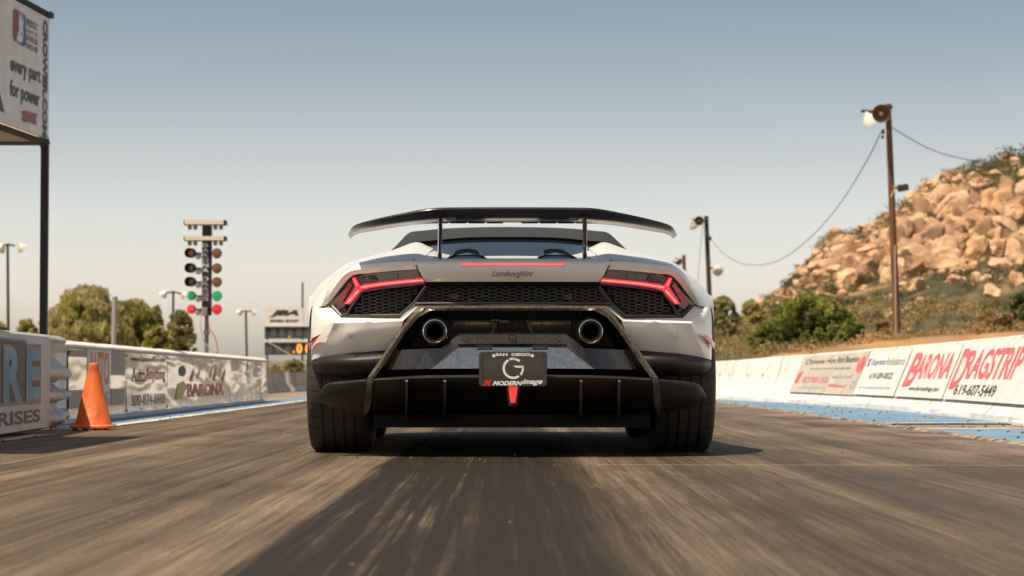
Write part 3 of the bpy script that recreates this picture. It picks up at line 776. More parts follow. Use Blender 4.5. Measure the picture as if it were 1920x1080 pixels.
# side reflectors
for s in (-1, 1):
    P = [c(608.5,626,10.425),c(604,631,10.44),c(594,642,10.50),c(585.5,655.5,10.585),c(584.5,644,10.60),c(592,634,10.52)]
    P = [p+Vector((-.013, -.018, 0)) for p in P]
    if s > 0: P = [Vector((-p.x, p.y, p.z)) for p in P][::-1]
    m_ = MB(); m_.prism(P, (-s*-.0*.01, .012, 0)); cpart(m_, 'side_reflector', red_lens, smooth=False)
# sloped forged plate behind the licence plate
pp = MB(); pp.grid([polyrow(cl((858,643,10.264),(955,643,10.264)), 2), polyrow(cl((807,691.5,10.245),(955,690.5,10.245)), 2)]); pp.mirror(); cpart(pp, 'carbon_panel', forged_gloss)
sl_ = MB()
sl_.box((-.125, -.785, c(955,647.5,10.21).z), (.07, .012, .004))
cpair(sl_, 'plate_lamp', trim_grey, smooth=False)
# ---- lower bumper, lateral blades, diffuser
lb = MB()
lb.patch([cl((584.5,679,10.64),(598.5,671,10.50),(640,664,10.395),(685,660,10.36),(724,656.6,10.345)),
          cl((585,687,10.63),(600,683,10.455),(645,679,10.34),(690,675,10.30),(716,674,10.30)),
          cl((590,699,10.65),(607,700,10.50),(650,701,10.40),(690,700,10.36),(704,700,10.35)),
          cl((596,703,10.75),(612,705,10.70),(652,705,10.66),(690,704,10.64),(704,704,10.64))], 4, 4)
cpair(lb, 'lower_bumper', satin_black, angle=60)
bl = MB()
bl.patch([cl((598,742,10.42),(604,729,10.37),(616,718.5,10.31),(650,714,10.26),(688,711,10.235)),
          cl((596.5,745,10.40),(603,733,10.355),(617,723,10.295),(650,719,10.245),(686,717,10.225)),
          cl((598,750,10.41),(606,747,10.37),(619,744,10.32),(650,744,10.28),(684,746,10.27)),
          cl((602,755,10.45),(611,759,10.43),(622,764,10.41),(650,770,10.40),(684,779,10.40))], 4, 4)
bl.grid([[p+Vector((0, .0, 0)) for p in spl(cl((598,742,10.42),(604,729,10.37),(616,718.5,10.31),(650,714,10.26),(688,711,10.235)), 4)], [p+Vector((.01, .09, -.004)) for p in spl(cl((598,742,10.42),(604,729,10.37),(616,718.5,10.31),(650,714,10.26),(688,711,10.235)), 4)]])
cpair(bl, 'lateral_blade', satin_black, angle=50)
df = MB()
D = [cl((955,703,10.17),(897,703,10.17),(815,703.8,10.175),(760,706,10.18),(704,709,10.20)),
     cl((955,711,10.15),(897,711,10.15),(815,711.5,10.155),(760,713,10.165),(700,716,10.19)),
     cl((955,740,10.26),(897,740,10.26),(815,740,10.27),(760,741,10.28),(696,744,10.30)),
     cl((955,772,10.52),(897,772,10.52),(815,772,10.52),(760,772,10.52),(697,772,10.50)),
     cl((955,797,10.85),(897,797,10.85),(815,797.5,10.85),(765,796,10.8),(722,786,10.62))]
df.patch(D, 4, 4); df.grid([spl(D[0], 4), [p+Vector((0, .2, .002)) for p in spl(D[0], 4)]])
df.mirror(); dfo = cpart(df, 'rear_diffuser', satin_black, angle=50)
def fin(px, s):
    A = cl((px,712,10.15),(px,716,10.12),(px+.0,745,10.16),(px-1,775,10.30),(px-1,787,10.45))
    B_ = cl((px,708,10.2),(px,716,10.22),(px,745,10.34),(px-1,775,10.60),(px-1,790,10.75))
    if s > 0: A = [Vector((-p.x, p.y, p.z)) for p in A]; B_ = [Vector((-p.x, p.y, p.z)) for p in B_]
    m_ = MB(); d = Vector((.0055, 0, 0)); A = spl(A, 3); B_ = spl(B_, 3)
    m_.grid([[p-d for p in B_], [p-d for p in A], [p+d for p in A], [p+d for p in B_]]); cpart(m_, 'diffuser_fin', trim_grey, dfo, angle=40)
for px in (762.5, 834):
    fin(px, -1); fin(px, 1)
# tow/fog light in the centre
fg = MB(); z1 = c(955,720,10.13).z; z0 = c(955,755,10.13).z
fg.prism([(-.0225, -.885, z1), (-.0100, -.885, z0), (.0100, -.885, z0), (.0225, -.885, z1)], (0, .03, 0))
fgo = cpart(fg, 'fog_light', pmat('fog_red', (.85, .03, .02), .3, emit=(1, .04, .03), estr=.75), smooth=False)
fg = MB(); A = [(-.036, -.878, z1+.01), (-.019, -.878, z0-.016), (.019, -.878, z0-.016), (.036, -.878, z1+.01)]
fg.prism(A, (0, .20, 0)); cpart(fg, 'fog_light_housing', satin_black, bevel=.003)
# ---- number plate
py0, py1 = 659.4, 724.4; YP = 10.11
zt = c(955,py0,YP).z; zb = c(955,py1,YP).z; hw = 127.6/2/F*YP
pm = MB(); pm.cbox((0, YP-11+.008, (zt+zb)/2), (hw*2-.006, .006, zt-zb-.006), .002)
plate = cpart(pm, 'number_plate', pmat('plate_black', (.02, .019, .018), .06, 0, 1), smooth=False)
fm = MB(); cr_ = .011
def rrect(hw_, z0_, z1_, r, n=4):
    pts = []
    for cx, cz, a0 in ((hw_-r, z1_-r, 0), (-hw_+r, z1_-r, 90), (-hw_+r, z0_+r, 180), (hw_-r, z0_+r, 270)):
        for i in range(n+1): a = radians(a0+90*i/n); pts.append((cx+r*cos(a), cz+r*sin(a)))
    return pts
Yf = YP-11
o1 = rrect(hw, zb, zt, cr_); in_b = zb+(724.4-715)*(zt-zb)/65*1.0*1.25; in_t = zt-(zt-zb)*.088; i1 = rrect(hw*.905, in_b, in_t, .004)
def loop(p, y): return [Vector((a, y, b)) for a, b in p]
fm.grid([loop(o1, Yf+.012), loop(o1, Yf+.003), loop([(a*.985, (zt+zb)/2+(b-(zt+zb)/2)*.98) for a, b in o1], Yf), loop(i1, Yf), loop([(a*.985, b) for a, b in i1], Yf+.005)], close=True)
fmo = cpart(fm, 'plate_frame', pmat('frame_plastic', (.045, .045, .045), .42, bump=.2, bscale=500), plate, angle=40)
tx = MB(); pu = lambda u, v: Vector((-hw+2*hw*u, Yf-.0012, zb+(zt-zb)*v))
put_text(tx, 'SAN', pu, (.245, .875, .42, .96), bold=.04); put_text(tx, 'DIEGO', pu, (.478, .875, .755, .96), bold=.04)
put_ring(tx, .218, .885, .024, .047, .02, pu); put_ring(tx, .783, .885, .024, .047, .02, pu)
put_text(tx, 'MODERN', pu, (.20, .025, .64, .155), bold=.045, shear=.35); put_text(tx, 'image', pu, (.63, .02, .935, .21), bold=.03, shear=.5)
put_text(tx, 'M', pu, (.065, .01, .185, .185), m=1, bold=.05, shear=.45)
cpart(tx, 'lettering', [white_ink, red_ink], plate, smooth=False)
tx = MB(); pu2 = lambda u, v: Vector((-hw+2*hw*u, Yf+.0035, zb+(zt-zb)*v))
cx, cy = .503, .52
rx, ry = .157, .157*2*hw/(zt-zb)
put_ring(tx, cx, cy, rx, ry, .034, pu2, a0=48, a1=112); put_ring(tx, cx, cy, rx, ry, .034, pu2, a0=120, a1=306); put_ring(tx, cx, cy, rx, ry, .03, pu2, a0=318, a1=372)
put_poly(tx, [(cx-.0, cy+.075), (cx+.155, cy+.075), (cx+.155, cy+.02), (cx+.035, cy+.02)], pu2)
cpart(tx, 'ring_emblem', white_ink, plate, smooth=False)

# ---- rear wing
wg = MB()
def wing_half(mb_):
    te = [(955,390),(861,390.3),(808,392),(757,400.5),(699,413),(664,424),(652.5,440)]
    # stations: x from px at ref depth
    rows_o = []
    for i, (px, py) in enumerate(te):
        P = c(px, py, 10.16+(.10*max(0, (808-px))/156)**1.0*1.0 if px < 808 else 10.16)
        tip = max(0, (699-px)/47) if px < 699 else 0
        ch = .34-.03*(i > 2)-.10*min(1, tip)          # chord
        drop1 = .036*(1-.35*min(1, tip)); drop2 = .062 if px > 700 else .062-.04*min(1, tip)
        x, y, z = P
        sec = [(0, 0), (.004, .004), (.03, -.002), (.10, -.014), (.22, -.024), (ch-.02, -.030), (ch, -.036), (ch-.01, -.043), (.22, -.046), (.14, -.046), (.095, -.043), (.066, -.037), (.028, -.0185), (-.003, -.005)]
        k = (1, 1, 1, .82, .64, .5, .10)[i]
        rows_o.append([Vector((x, y+a, z+b*k)) for a, b in sec])
    cs = [spl([r[j] for r in rows_o], 4) for j in range(len(rows_o[0]))]
    g_ = [[cs[j][i] for j in range(len(cs))] for i in range(len(cs[0]))]
    mb_.grid(g_, close=True); mb_.add(g_[-1], [list(range(len(g_[-1])))])
wing_half(wg); wg.mirror()
wing_gloss = pmat('wing_lacquer', (.010, .011, .013), .3, 0, .12, spec=.25, col2=(.02, .02, .022), nscale=60)
wgo = cpart(wg, 'rear_wing', wing_gloss, angle=28)
# slotted underside trim + hinge blocks under the wing
for s in (-1, 1):
    for j in range(7): us = MB(); us.cbox((s*(.04+.083*j+.04), -.585+.0*j, c(955,417.5,10.42).z-.001), (.076, .014, .006), .002); cpart(us, 'gurney_strip', gloss_black, wgo, smooth=False)
    us = MB(); us.cbox((s*.275, -.70, c(955,407,10.3).z-.008), (.05, .14, .016), .004); cpart(us, 'wing_hinge', gloss_black, wgo, smooth=False); us = MB(); us.cbox((s*.355, -.66, c(955,407,10.3).z-.008), (.05, .1, .014), .004); cpart(us, 'wing_hinge', gloss_black, wgo, smooth=False)
for s in (-1, 1):
    m_ = MB()
    B0 = cl((821.5,486,10.33),(826.5,486,10.33)); T0 = cl((823,404,10.22),(828,404,10.22))
    base = abs((B0[0].x+B0[1].x)/2); topx = abs((T0[0].x+T0[1].x)/2)
    rows2 = []
    for t in [i/8 for i in range(9)]:
        x = base+(topx-base)*t; z = B0[0].z-.012+(T0[0].z-B0[0].z+.010)*t; yb = (10.33+(10.21-10.33)*t)-11; ln = .17-.03*sin(pi*t)
        w = .0092+.006*max(0, t-.88)/.12
        ring = [(-w*.5, 0), (w*.5, 0), (w, .02), (w, ln*.7), (w*.4, ln), (-w*.4, ln), (-w, ln*.7), (-w, .02)]
        rows2.append([Vector((s*(x)+a, yb+b, z)) for a, b in ring])
    m_.grid(rows2, close=True)
    st = cpart(m_, 'wing_strut', gloss_black, angle=45)
    m_ = MB(); m_.patch([[Vector((s*topx-.026, -.79, T0[0].z-.006)), Vector((s*topx, -.80, T0[0].z-.010)), Vector((s*topx+.026, -.79, T0[0].z-.006))], [Vector((s*topx-.018, -.79, T0[0].z+.010)), Vector((s*topx, -.81, T0[0].z+.016)), Vector((s*topx+.018, -.79, T0[0].z+.010))], [Vector((s*topx-.008, -.785, T0[0].z+.022)), Vector((s*topx, -.79, T0[0].z+.026)), Vector((s*topx+.008, -.785, T0[0].z+.022))]], 3, 3)
    cpart(m_, 'strut_mount', matte_black, st)

# ---- wheels
def wheel(x, Y, R, w, side_):
    P0 = (x, Y-11, R-.004)
    rim_r = R-.095
    m_ = MB(); ws_ = w/2-.02
    m_.lathe([(rim_r, -ws_), (rim_r-.012, -ws_+.01), (rim_r-.02, -.02), (rim_r-.012, ws_-.01), (rim_r, ws_)], (0, 0, 0), (1, 0, 0), 48)
    m_.lathe([(rim_r, ws_), (rim_r+.006, ws_+.004), (rim_r-.006, ws_+.006), (rim_r-.012, ws_-.01)], (0, 0, 0), (1, 0, 0), 48)
    m_.lathe([(rim_r-.012, -ws_+.01), (rim_r-.006, -ws_-.006), (rim_r+.006, -ws_-.004), (rim_r, -ws_)], (0, 0, 0), (1, 0, 0), 48)
    xo = side_*ws_*.55
    for k in range(10):
        a = 2*pi*k/10; m_.tube([(xo, .03*cos(a), .03*sin(a)), (xo+side_*.01, .6*rim_r*cos(a), .6*rim_r*sin(a)), (xo+side_*.03, (rim_r-.014)*cos(a), (rim_r-.014)*sin(a))], [.018, .012, .014], 6)
    m_.lathe([(0, .02), (.035, .018), (.05, 0), (.05, -.03), (0, -.03)], (xo, 0, 0), (1, 0, 0), 20)
    o = m_.build('wheel', dark_steel, car, loc=P0, angle=40)
    t = MB(); h = w/2; gr = []
    prof = [(rim_r+.002, -h+.012), (rim_r+.02, -h+.002), (R-.055, -h), (R-.028, -h+.006), (R-.010, -h+.018), (R-.003, -h+.034)]
    for gx in (-.075, -.025, .025, .075):
        gx = gx*w/.305; prof += [(R, gx-.006), (R-.009, gx-.0045), (R-.009, gx+.0045), (R, gx+.006)]
    prof += [(R-.003, h-.034), (R-.010, h-.018), (R-.028, h-.006), (R-.055, h), (rim_r+.02, h-.002), (rim_r+.002, h-.012)]
    t.lathe(prof, (0, 0, 0), (1, 0, 0), 96); 
    ty = t.build('tyre', rubber, o, loc=(0, 0, 0), angle=40)
    d = MB(); d.lathe([(0, -.012), (.17, -.012), (.17, .012), (0, .012)], (-side_*.02, 0, 0), (1, 0, 0), 32)
    d.build('brake_disc', dark_steel, o, loc=(0, 0, 0))
for s in (-1, 1):
    wheel(s*.806, 11.0, .345, .305, s); wheel(s*.832, 13.62, .335, .245, s)
# door mirrors hidden behind the body line are left as small pods
for s in (-1, 1):
    m_ = MB(); m_.cbox((s*.86, 2.0, .90), (.16, .12, .09), .03); m_.tube([(s*.72, 1.98, .84), (s*.82, 2.0, .88)], .015, 6)
    cpart(m_, 'door_mirror', gloss_black, angle=50)

# ================================================================ BARRIERS
galv = pmat('painted_steel', (.50, .485, .46), .42, .2, 0, col2=(.26, .245, .22), nscale=6, lo=.5, hi=.78, bump=.3, bscale=12)
white_wall = pmat('white_wall_paint', (.78, .74, .69), .65, col2=(.50, .45, .38), nscale=5, lo=.5, hi=.82, bump=.5, bscale=14, detail=9)
banner_white = pmat('banner_vinyl', (.66, .63, .585), .5, col2=(.54, .51, .46), nscale=2.5, bump=.1, bscale=8)
board_white = pmat('board_white', (.86, .83, .79), .5, col2=(.74, .70, .64), nscale=5, bump=.35, bscale=3)
def wavy_metal():
    m = bpy.data.materials.new('polished_sheet'); m.use_nodes = True; t = m.node_tree; b = t.nodes['Principled BSDF']
    b.inputs['Base Color'].default_value = (.92, .90, .86, 1); b.inputs['Metallic'].default_value = .72; b.inputs['Roughness'].default_value = .16
    g = N(t, 'ShaderNodeNewGeometry'); mp = N(t, 'ShaderNodeMapping'); mp.inputs['Scale'].default_value = (1, .55, 3.4); t.links.new(g.outputs['Position'], mp.inputs[0])
    n = N(t, 'ShaderNodeTexNoise'); n.inputs['Scale'].default_value = 1.7; n.inputs['Detail'].default_value = 1.2; n.inputs['Distortion'].default_value = .3; t.links.new(mp.outputs[0], n.inputs['Vector'])
    bp = N(t, 'ShaderNodeBump'); bp.inputs['Strength'].default_value = 1; bp.inputs['Distance'].default_value = .010; t.links.new(n.outputs[0], bp.inputs['Height']); t.links.new(bp.outputs[0], b.inputs['Normal'])
    return m
sheet = wavy_metal()
ink_black = pmat('black_ink', (.03, .03, .03), .5); ink_orange = pmat('orange_red_ink', (.62, .13, .07), .5)
ink_grey = pmat('grey_ink', (.27, .26, .25), .5); ink_teal = pmat('teal_ink', (.02, .20, .34), .5, col2=(.12, .40, .50), nscale=3)
ink_brown = pmat('dark_brown_ink', (.045, .025, .025), .5); ink_yellow = pmat('yellow_ink', (.55, .42, .12), .5)
ink_blue = pmat('blue_ink', (.10, .17, .38), .5); ink_red = pmat('banner_red_ink', (.68, .07, .08), .5, col2=(.76, .20, .19), nscale=5); ink_lblue = pmat('pale_blue_ink', (.30, .36, .48), .5)
steel_dark = pmat('dark_painted_steel', (.03, .03, .034), .5); rust = pmat('rusty_edge', (.20, .11, .055), .8)

PROF = [(-.40, .632), (-.10, .634), (.03, .630), (.095, .612), (.112, .585), (.07, .535), (.035, .498), (.07, .45), (.118, .40), (.122, .365), (.06, .325), (.03, .305), (.07, .275), (.12, .24), (.112, .205), (.055, .178), (.07, .13), (.112, .085), (.105, .045), (.06, .018)]
def corrugated(Xf, y0, y1, turn=True, zs=1):
    """wavy rail along the track whose far end curls away from it"""
    mb = MB(); rows = []
    ysl = [y0+(y1-y0)*i/12 for i in range(13)]
    for y in ysl: rows.append([(Xf(y)+o, y, z*zs) for o, z in spl2(PROF)])
    if turn:
        cx = Xf(y1)-.28
        for i in range(1, 11):
            a = radians(90*i/10)
            rows.append([(cx+(.28+o)*cos(a), y1+(.28+o)*sin(a), z*zs) if o > -.27 else (cx, y1+i*.001, z*zs) for o, z in spl2(PROF)])
    mb.grid(rows); return mb
def spl2(p): return [(v.x, v.y) for v in cspline([Vector((a, b, 0)) for a, b in p], 3)]
# ---- near left barrier
def X1(y): return -3.0-.045*(y-12.75)
b1 = empty('guard_barrier', (X1(12), 12, 0), 'silver corrugated steel barrier in front of the orange cone, carrying a faded teal lettered banner', 'barrier')
b1['label'] = 'silver corrugated steel barrier carrying a faded teal lettered banner, left of the orange cone'
b1['label'] = 'silver corrugated barrier with rounded end, left of the orange cone'
corrugated(X1, 8, 15.38).build('corrugated_rail', galv, b1)
mb = MB(); mb.box((X1(11.5)-.2, 11.4, .12), (.3, 6.4, .2)); mb.build('barrier_core', matte_black, b1, smooth=False)
sb = empty('sponsor_banner', (X1(12)+.13, 12, .1), 'faded white banner with big teal letters ERE over dark RISES, on the silver barrier', 'banner')
def F1(y, z): return Vector((X1(y)+.135, y, z))
mb = MB(); a, b_ = 8.0, 14.6
for i in range(20):
    y0 = a+(b_-a)*i/20; y1 = a+(b_-a)*(i+1)/20
    mb.add([F1(y0, .035), F1(y1, .035), F1(y1, .605), F1(y0, .605)], [(0, 1, 2, 3)])
mb.prism([F1(a, .035)+Vector((-.004, 0, 0)), F1(b_, .035)+Vector((-.004, 0, 0)), F1(b_, .605)+Vector((-.004, 0, 0)), F1(a, .605)+Vector((-.004, 0, 0))], (-.006, 0, 0))
mb.build('banner_panel', banner_white, sb, smooth=False)
tx = MB(); ff = lambda e_: (lambda u, v: F1(u, v)+Vector((.002+e_*.0015, 0, 0)))
def yl(px, X=-2.87):  # track-side position seen at px
    return F*(-X)/(960-px)
def zz(py, Y): return CH+(HOR-py)*Y/F
def big(s, y0, y1, z0, z1):
    put_text(tx, s, ff(0), (y0-.035, z0-.035, y1+.035, z1+.03), m=0, bold=.07)
    put_text(tx, s, ff(1), (y0-.022, z0-.022, y1+.022, z1+.019), m=3, bold=.055)
    put_text(tx, s, ff(2), (y0-.012, z0-.010, y1+.010, z1+.009), m=2, bold=.04)
put_poly(tx, [(11.4, .188), (14.26, .188), (14.26, .198), (11.4, .198)], ff(0), m=1)
put_poly(tx, [(11.4, .198), (14.24, .198), (14.24, .555), (13.72, .555), (13.66, .575), (11.4, .585)], ff(-.6), m=1)
put_poly(tx, [(11.4, .208), (14.20, .208), (14.20, .543), (13.70, .543), (13.64, .562), (11.4, .572)], ff(-.3), m=0)
for s, p0, p1, t0, t1 in (('E', 12.20, 12.78, .225, .52), ('R', 12.90, 13.52, .225, .52), ('E', 13.68, 14.17, .225, .52), ('H', 11.45, 12.08, .225, .52)):
    put_text(tx, s, ff(1), (p0-.022, t0-.020, p1+.022, t1+.018), m=3, bold=.06)
    put_text(tx, s, ff(2), (p0-.008, t0-.008, p1+.008, t1+.007), m=2, bold=.05)
put_text(tx, 'ENTERPRISES', ff(0), (10.4, .075, 14.22, .155), m=0, bold=.03)
tx.build('lettering', [ink_brown, pmat('blue_outline_ink', (.09, .27, .40), .5), ink_teal, ink_orange], sb, smooth=False)

# ---- second left wall
def X2(y): return -3.30-.0015*(y-17)
def ztop2(y): return .622-.0026*(y-16.5)
b2 = empty('barrier_wall', (X2(22), 22, 0), 'long white topped track wall behind the orange cone, clad in shiny metal sheets', 'barrier')
mb = MB(); rows = []
for i in range(41):
    y = 16.4+(31.6-16.4)*i/40; e_ = max(0, (y-31.0))*.5; z = ztop2(y)+.004*mn.noise(Vector((y*2, 0, 0))); x = X2(y)-e_
    rows.append([(x-.012, y, .0), (x-.012, y, z-.05), (x+.030, y, z-.045), (x+.026, y, z-.03), (x-.035, y, z), (x-.5, y, z), (x-.5, y, 0)])
mb.grid(rows); mb.add(rows[-1], [list(range(7))]); mb.add(rows[0], [list(range(7))[::-1]])
mb.build('wall_body', white_wall, b2, angle=30)
corrugated(lambda y: X2(y)-.09, 16.0, 16.97, False, .97).build('corrugated_end', galv, b2)
edges = [17.0, 19.58, 21.95, 26.9, 28.6, 30.3, 31.5]
fn2 = lambda e_: (lambda u, v: Vector((X2(u)+.0035+.0015*e_, u, v)))
labels2 = ['shiny metal banner with orange AUTO lettering behind the traffic cone', 'shiny metal banner with www.autoanything.com and a black phone number', 'crumpled shiny metal banner with faded red flames and a dark figure', 'narrow blank shiny metal sheet right of the flame banner', 'second blank shiny sheet from the far end of the left wall', 'last blank shiny sheet at the far end of the left wall']
for k_, (a, b_) in enumerate(zip(edges, edges[1:])):
    t_ = empty('metal_banner', (X2(a), a, .1), labels2[k_], 'banner')
    mb = MB(); nn = 14
    rows = []
    for i in range(nn+1):
        y = a+.012+(b_-a-.024)*i/nn
        rows.append([(X2(y)+.002-max(0, y-31.0)*.5+(.012 if k_ > 1 else .004)*mn.noise(Vector((y*1.2, z*4, k_))), y, z) for z in [.035+(ztop2(y)-.06-.035)*j/6 for j in range(7)]])
    mb.grid(rows); mb.build('sheet_panel', sheet, t_, angle=80)
    for i in range(4):
        y = a+.05+(b_-a-.1)*i/3
        for z in (.06, ztop2(y)-.085): MB().lathe([(0, .006), (.006, .005), (.008, 0)], (X2(y)+.004, y, z), (1, 0, 0), 8).build('rivet', ink_black, t_, smooth=False)
    tx = MB()
    if k_ == 0:
        put_poly(tx, [(17.75, .10), (18.78, .10), (18.78, .565), (17.75, .565)], fn2(1), 3)
        put_poly(tx, [(17.02, .11), (17.72, .11), (17.72, .25), (17.02, .25)], fn2(1), 4); put_poly(tx, [(17.02, .50), (17.72, .50), (17.72, .555), (17.02, .555)], fn2(1), 4)
        put_poly(tx, [(18.82, .11), (19.5, .11), (19.5, .25), (18.82, .25)], fn2(1), 4); put_poly(tx, [(18.82, .36), (19.5, .36), (19.5, .555), (18.82, .555)], fn2(1), 4)
        put_text(tx, 'AUTO', fn2(2), (17.83, .275, 18.72, .55), 1, bold=.02); put_text(tx, 'ANYTHING', fn2(2), (17.83, .12, 18.72, .235), 2, bold=.02)
    if k_ == 1:
        put_text(tx, 'www.autoanything.com', fn2(1), (19.8, .465, 21.8, .53), 0, bold=.02)
        put_text(tx, 'Auto', fn2(1), (19.85, .30, 20.6, .43), 0, bold=.012); put_text(tx, 'Anything', fn2(1), (20.65, .285, 21.8, .43), 1, bold=.012)
        put_text(tx, '800-874-8888', fn2(1), (19.85, .09, 21.8, .19), 0, bold=.0)
    if k_ == 2:
        for (fx, fz, fw, fh, cc_) in ((23.45, .33, .5, .18, 1), (23.95, .36, .45, .12, 5), (24.3, .32, .55, .20, 1), (24.9, .36, .5, .14, 5), (25.2, .33, .6, .21, 1), (25.75, .36, .4, .15, 5), (26.0, .33, .6, .18, 1)):
            n_ = 10; L_ = [(fx+fw*.25*sin(3.2*t/n_)*1.2+fw*.5*t/n_, fz+fh*t/n_) for t in range(n_+1)]; R_ = [(fx+fw*.55+fw*.25*sin(3.6*t/n_)*(1-t/n_)-(fw*.05)*t/n_, fz+fh*t/n_) for t in range(n_)]
            put_poly(tx, [(fx, fz-.03), (fx+fw*.5, fz-.04)]+R_+L_[::-1][:-1], fn2(1), cc_)
        if 1: pass
        put_poly(tx, [(22.5, .12), (22.9, .12), (23.3, .25), (23.0, .30), (22.6, .27)], fn2(1), 5)
        put_ring(tx, 22.95, .40, .22, .055, .21, fn2(2), 0)
        put_text(tx, 'BARONA', fn2(2), (23.3, .13, 26.3, .27), 1, bold=.03)
    if tx.v: tx.build('lettering', [ink_black, ink_orange, ink_grey, banner_white, pmat('panel_grey_ink', (.17, .16, .15), .4), ink_yellow], t_, smooth=False)

# ---- traffic cone
cn = Gp(175, 803); cone = empty('traffic_cone', (cn.x, 15.25, 0), 'bright orange traffic cone standing at the track edge before the left wall', 'cone')
cx_, cy_ = cn.x*15.25/cn.y, 15.25
orange = pmat('cone_orange', (.80, .17, .03), .5, col2=(.52, .10, .035), nscale=14, lo=.5, hi=.72, bump=.2, bscale=30)
mb = MB(); mb.lathe([(.0, .445), (.026, .445), (.031, .44), (.033, .425), (.118, .045), (.128, .034), (.128, .03), (0, .03)], (cx_, cy_, 0), (0, 0, 1), 40); mb.build('cone_body', orange, cone, angle=50)
mb = MB(); r_ = []
for k in range(33):
    pass
def sq(r, z, p=5, n=40): return [(cx_+r*abs(cos(a))**(2/p)*(1 if cos(a) > 0 else -1), cy_+r*abs(sin(a))**(2/p)*(1 if sin(a) > 0 else -1), z) for a in [2*pi*i/n for i in range(n)]]
mb.grid([sq(.10, .036), sq(.138, .034), sq(.146, .026), sq(.146, .014), sq(.14, .012), sq(.05, .012)], close=True); mb.build('cone_base', orange, cone)
for i in range(4): MB().box((cx_-.10+.066*i, cy_-.11, .007), (.03, .03, .012)).build('rubber_foot', matte_black, cone, smooth=False)

# ---- right wall
wall = empty('concrete_wall', (3.95, 20, 0), 'long white painted concrete barrier wall along the right side of the track', 'barrier')
mb = MB(); rows = []
def wallrow(y):
    x, z = wr(y); n1 = .006*mn.noise(Vector((y*1.5, 2, 2))); n2 = .006*mn.noise(Vector((y*.9, 7, 2)))
    return [(x-.075+n1*4, y, -.01), (x-.07+n1*4, y, .05+n2*2), (x-.02, y, .095), (x+.13+n1, y, .25), (x+.20, y, z*.66), (x+.235, y, z-.035+n2), (x+.255, y, z-.008+n2), (x+.29, y, z+n2), (x+.45, y, z+n2), (x+.48, y, z-.03), (x+.62, y, -.01)]
ys_ = [8+i*.25 for i in range(160)]+[48+i*2 for i in range(30)]
mb.grid([wallrow(y) for y in ys_]); mb.build('wall_body', white_wall, wall, angle=40)
joint_m = pmat('joint_grime', (.30, .26, .21), .9); hole_m = pmat('hole_dark', (.12, .10, .085), .9)
for y in [12.1, 15.2, 18.3, 21.4, 24.5, 27.6, 30.7, 33.8, 36.9, 40, 43]:
    r_ = wallrow(y)[1:8]
    MB().grid([[Vector(p)+Vector((-.003, -.012, .0015)) for p in r_], [Vector(p)+Vector((-.003, .012, .0015)) for p in r_]]).build('joint', joint_m, wall, smooth=False)
rr2 = random.Random(3)
for i in range(26):
    y = 15.8+i*.62; x = wr(y)[0]
    if rr2.random() < .45: MB().cbox((x-.07+rr2.uniform(-.02, .02), y, .012), (.12, rr2.uniform(.3, .58), rr2.uniform(.04, .07)), .012, R=Matrix.Rotation(rr2.uniform(-.1, .1), 3, 'Z')).build('footing_patch', white_wall, wall)
for y in (28.9, 31.6, 32.6, 33.9, 35.2, 36.6):
    x, z = wr(y); MB().lathe([(0, -.004), (.022, -.003), (.025, .004)], (x+.165, y, .36), (-1, 0, .25), 10).build('lifting_hole', hole_m, wall, smooth=False)
def yR(px, off=.13):
    best = None; y = 9
    while y < 45:
        v = (wr(y)[0]+off)/y*F+960
        if v <= px: return y
        y += .01
    return y
def board(name, px0, px1, zb, zt, label, th=.012, mat=board_white, lean0=-.005, lean1=.20, cat='banner', edge=rust):
    ya, yb = yR(px1), yR(px0)                 # ya nearer
    z_t = lambda y: wr(y)[1]*zt
    def P(u, v, e_=0):                        # u 0..1 left to right in view = far to near
        y = yb+(ya-yb)*u; x = wr(y)[0]
        off = lean0+(lean1-lean0)*v; z = zb+(z_t(y)-zb)*v
        return Vector((x+off-.004-e_, y, z+e_*.3))
    t_ = empty(name, P(.5, 0), label, cat)
    mb = MB(); rows = [[P(i/10, j/4) for j in range(5)] for i in range(11)]; bk_ = [[p+Vector((th, 0, -th*.3)) for p in r] for r in rows]
    mb.grid(rows); mb.build('panel', mat, t_)
    mb = MB(); per = [rows[0][0]]; ring1 = [rows[i][0] for i in range(11)]+[rows[10][j] for j in range(1, 5)]+[rows[i][4] for i in range(9, -1, -1)]+[rows[0][j] for j in (3, 2, 1)]
    mb.grid([[p for p in ring1], [p+Vector((th, 0, -th*.3)) for p in ring1]], close=True); mb.build('panel_edge', edge, t_, smooth=False)
    return t_, (lambda u, v: P(u, v, .002)), (lambda u, v: P(u, v, .0035))
board_beige = pmat('board_weathered', (.62, .55, .46), .6, col2=(.50, .44, .36), nscale=4, bump=.2, bscale=10)
t_, f_, f2 = board('event_board', 1499, 1565, .14, .955, 'left half of the weathered event board with OCTOBER 20-22, on the right wall', .03, mat=board_beige)
tx = MB(); put_text(tx, 'Chrome Hot', f_, (.10, .76, .98, .90), 0, .012); put_text(tx, 'Presented by the Automobile', f_, (.32, .60, .97, .66), 2, .01)
put_text(tx, 'OCTOBER 20-22', f_, (.22, .27, .98, .42), 1, .02); put_text(tx, 'Auto Club Famoso Raceway', f_, (.2, .10, .92, .16), 3, .005); put_poly(tx, [(.03, .25), (.12, .25), (.16, .55), (.1, .6), (.05, .5)], f_, 1)
tx.build('lettering', [ink_black, ink_red, ink_grey, ink_lblue], t_, smooth=False)
t_, f_, f2 = board('event_board', 1565, 1621, .135, .955, 'right half of the weathered event board with a round red seal, on the right wall', .03, mat=board_beige)
tx = MB(); put_text(tx, 'Rod Reunion', f_, (.02, .76, .72, .92), 0, .012); put_text(tx, 'Club of Southern California', f_, (.02, .60, .56, .66), 2, .01)
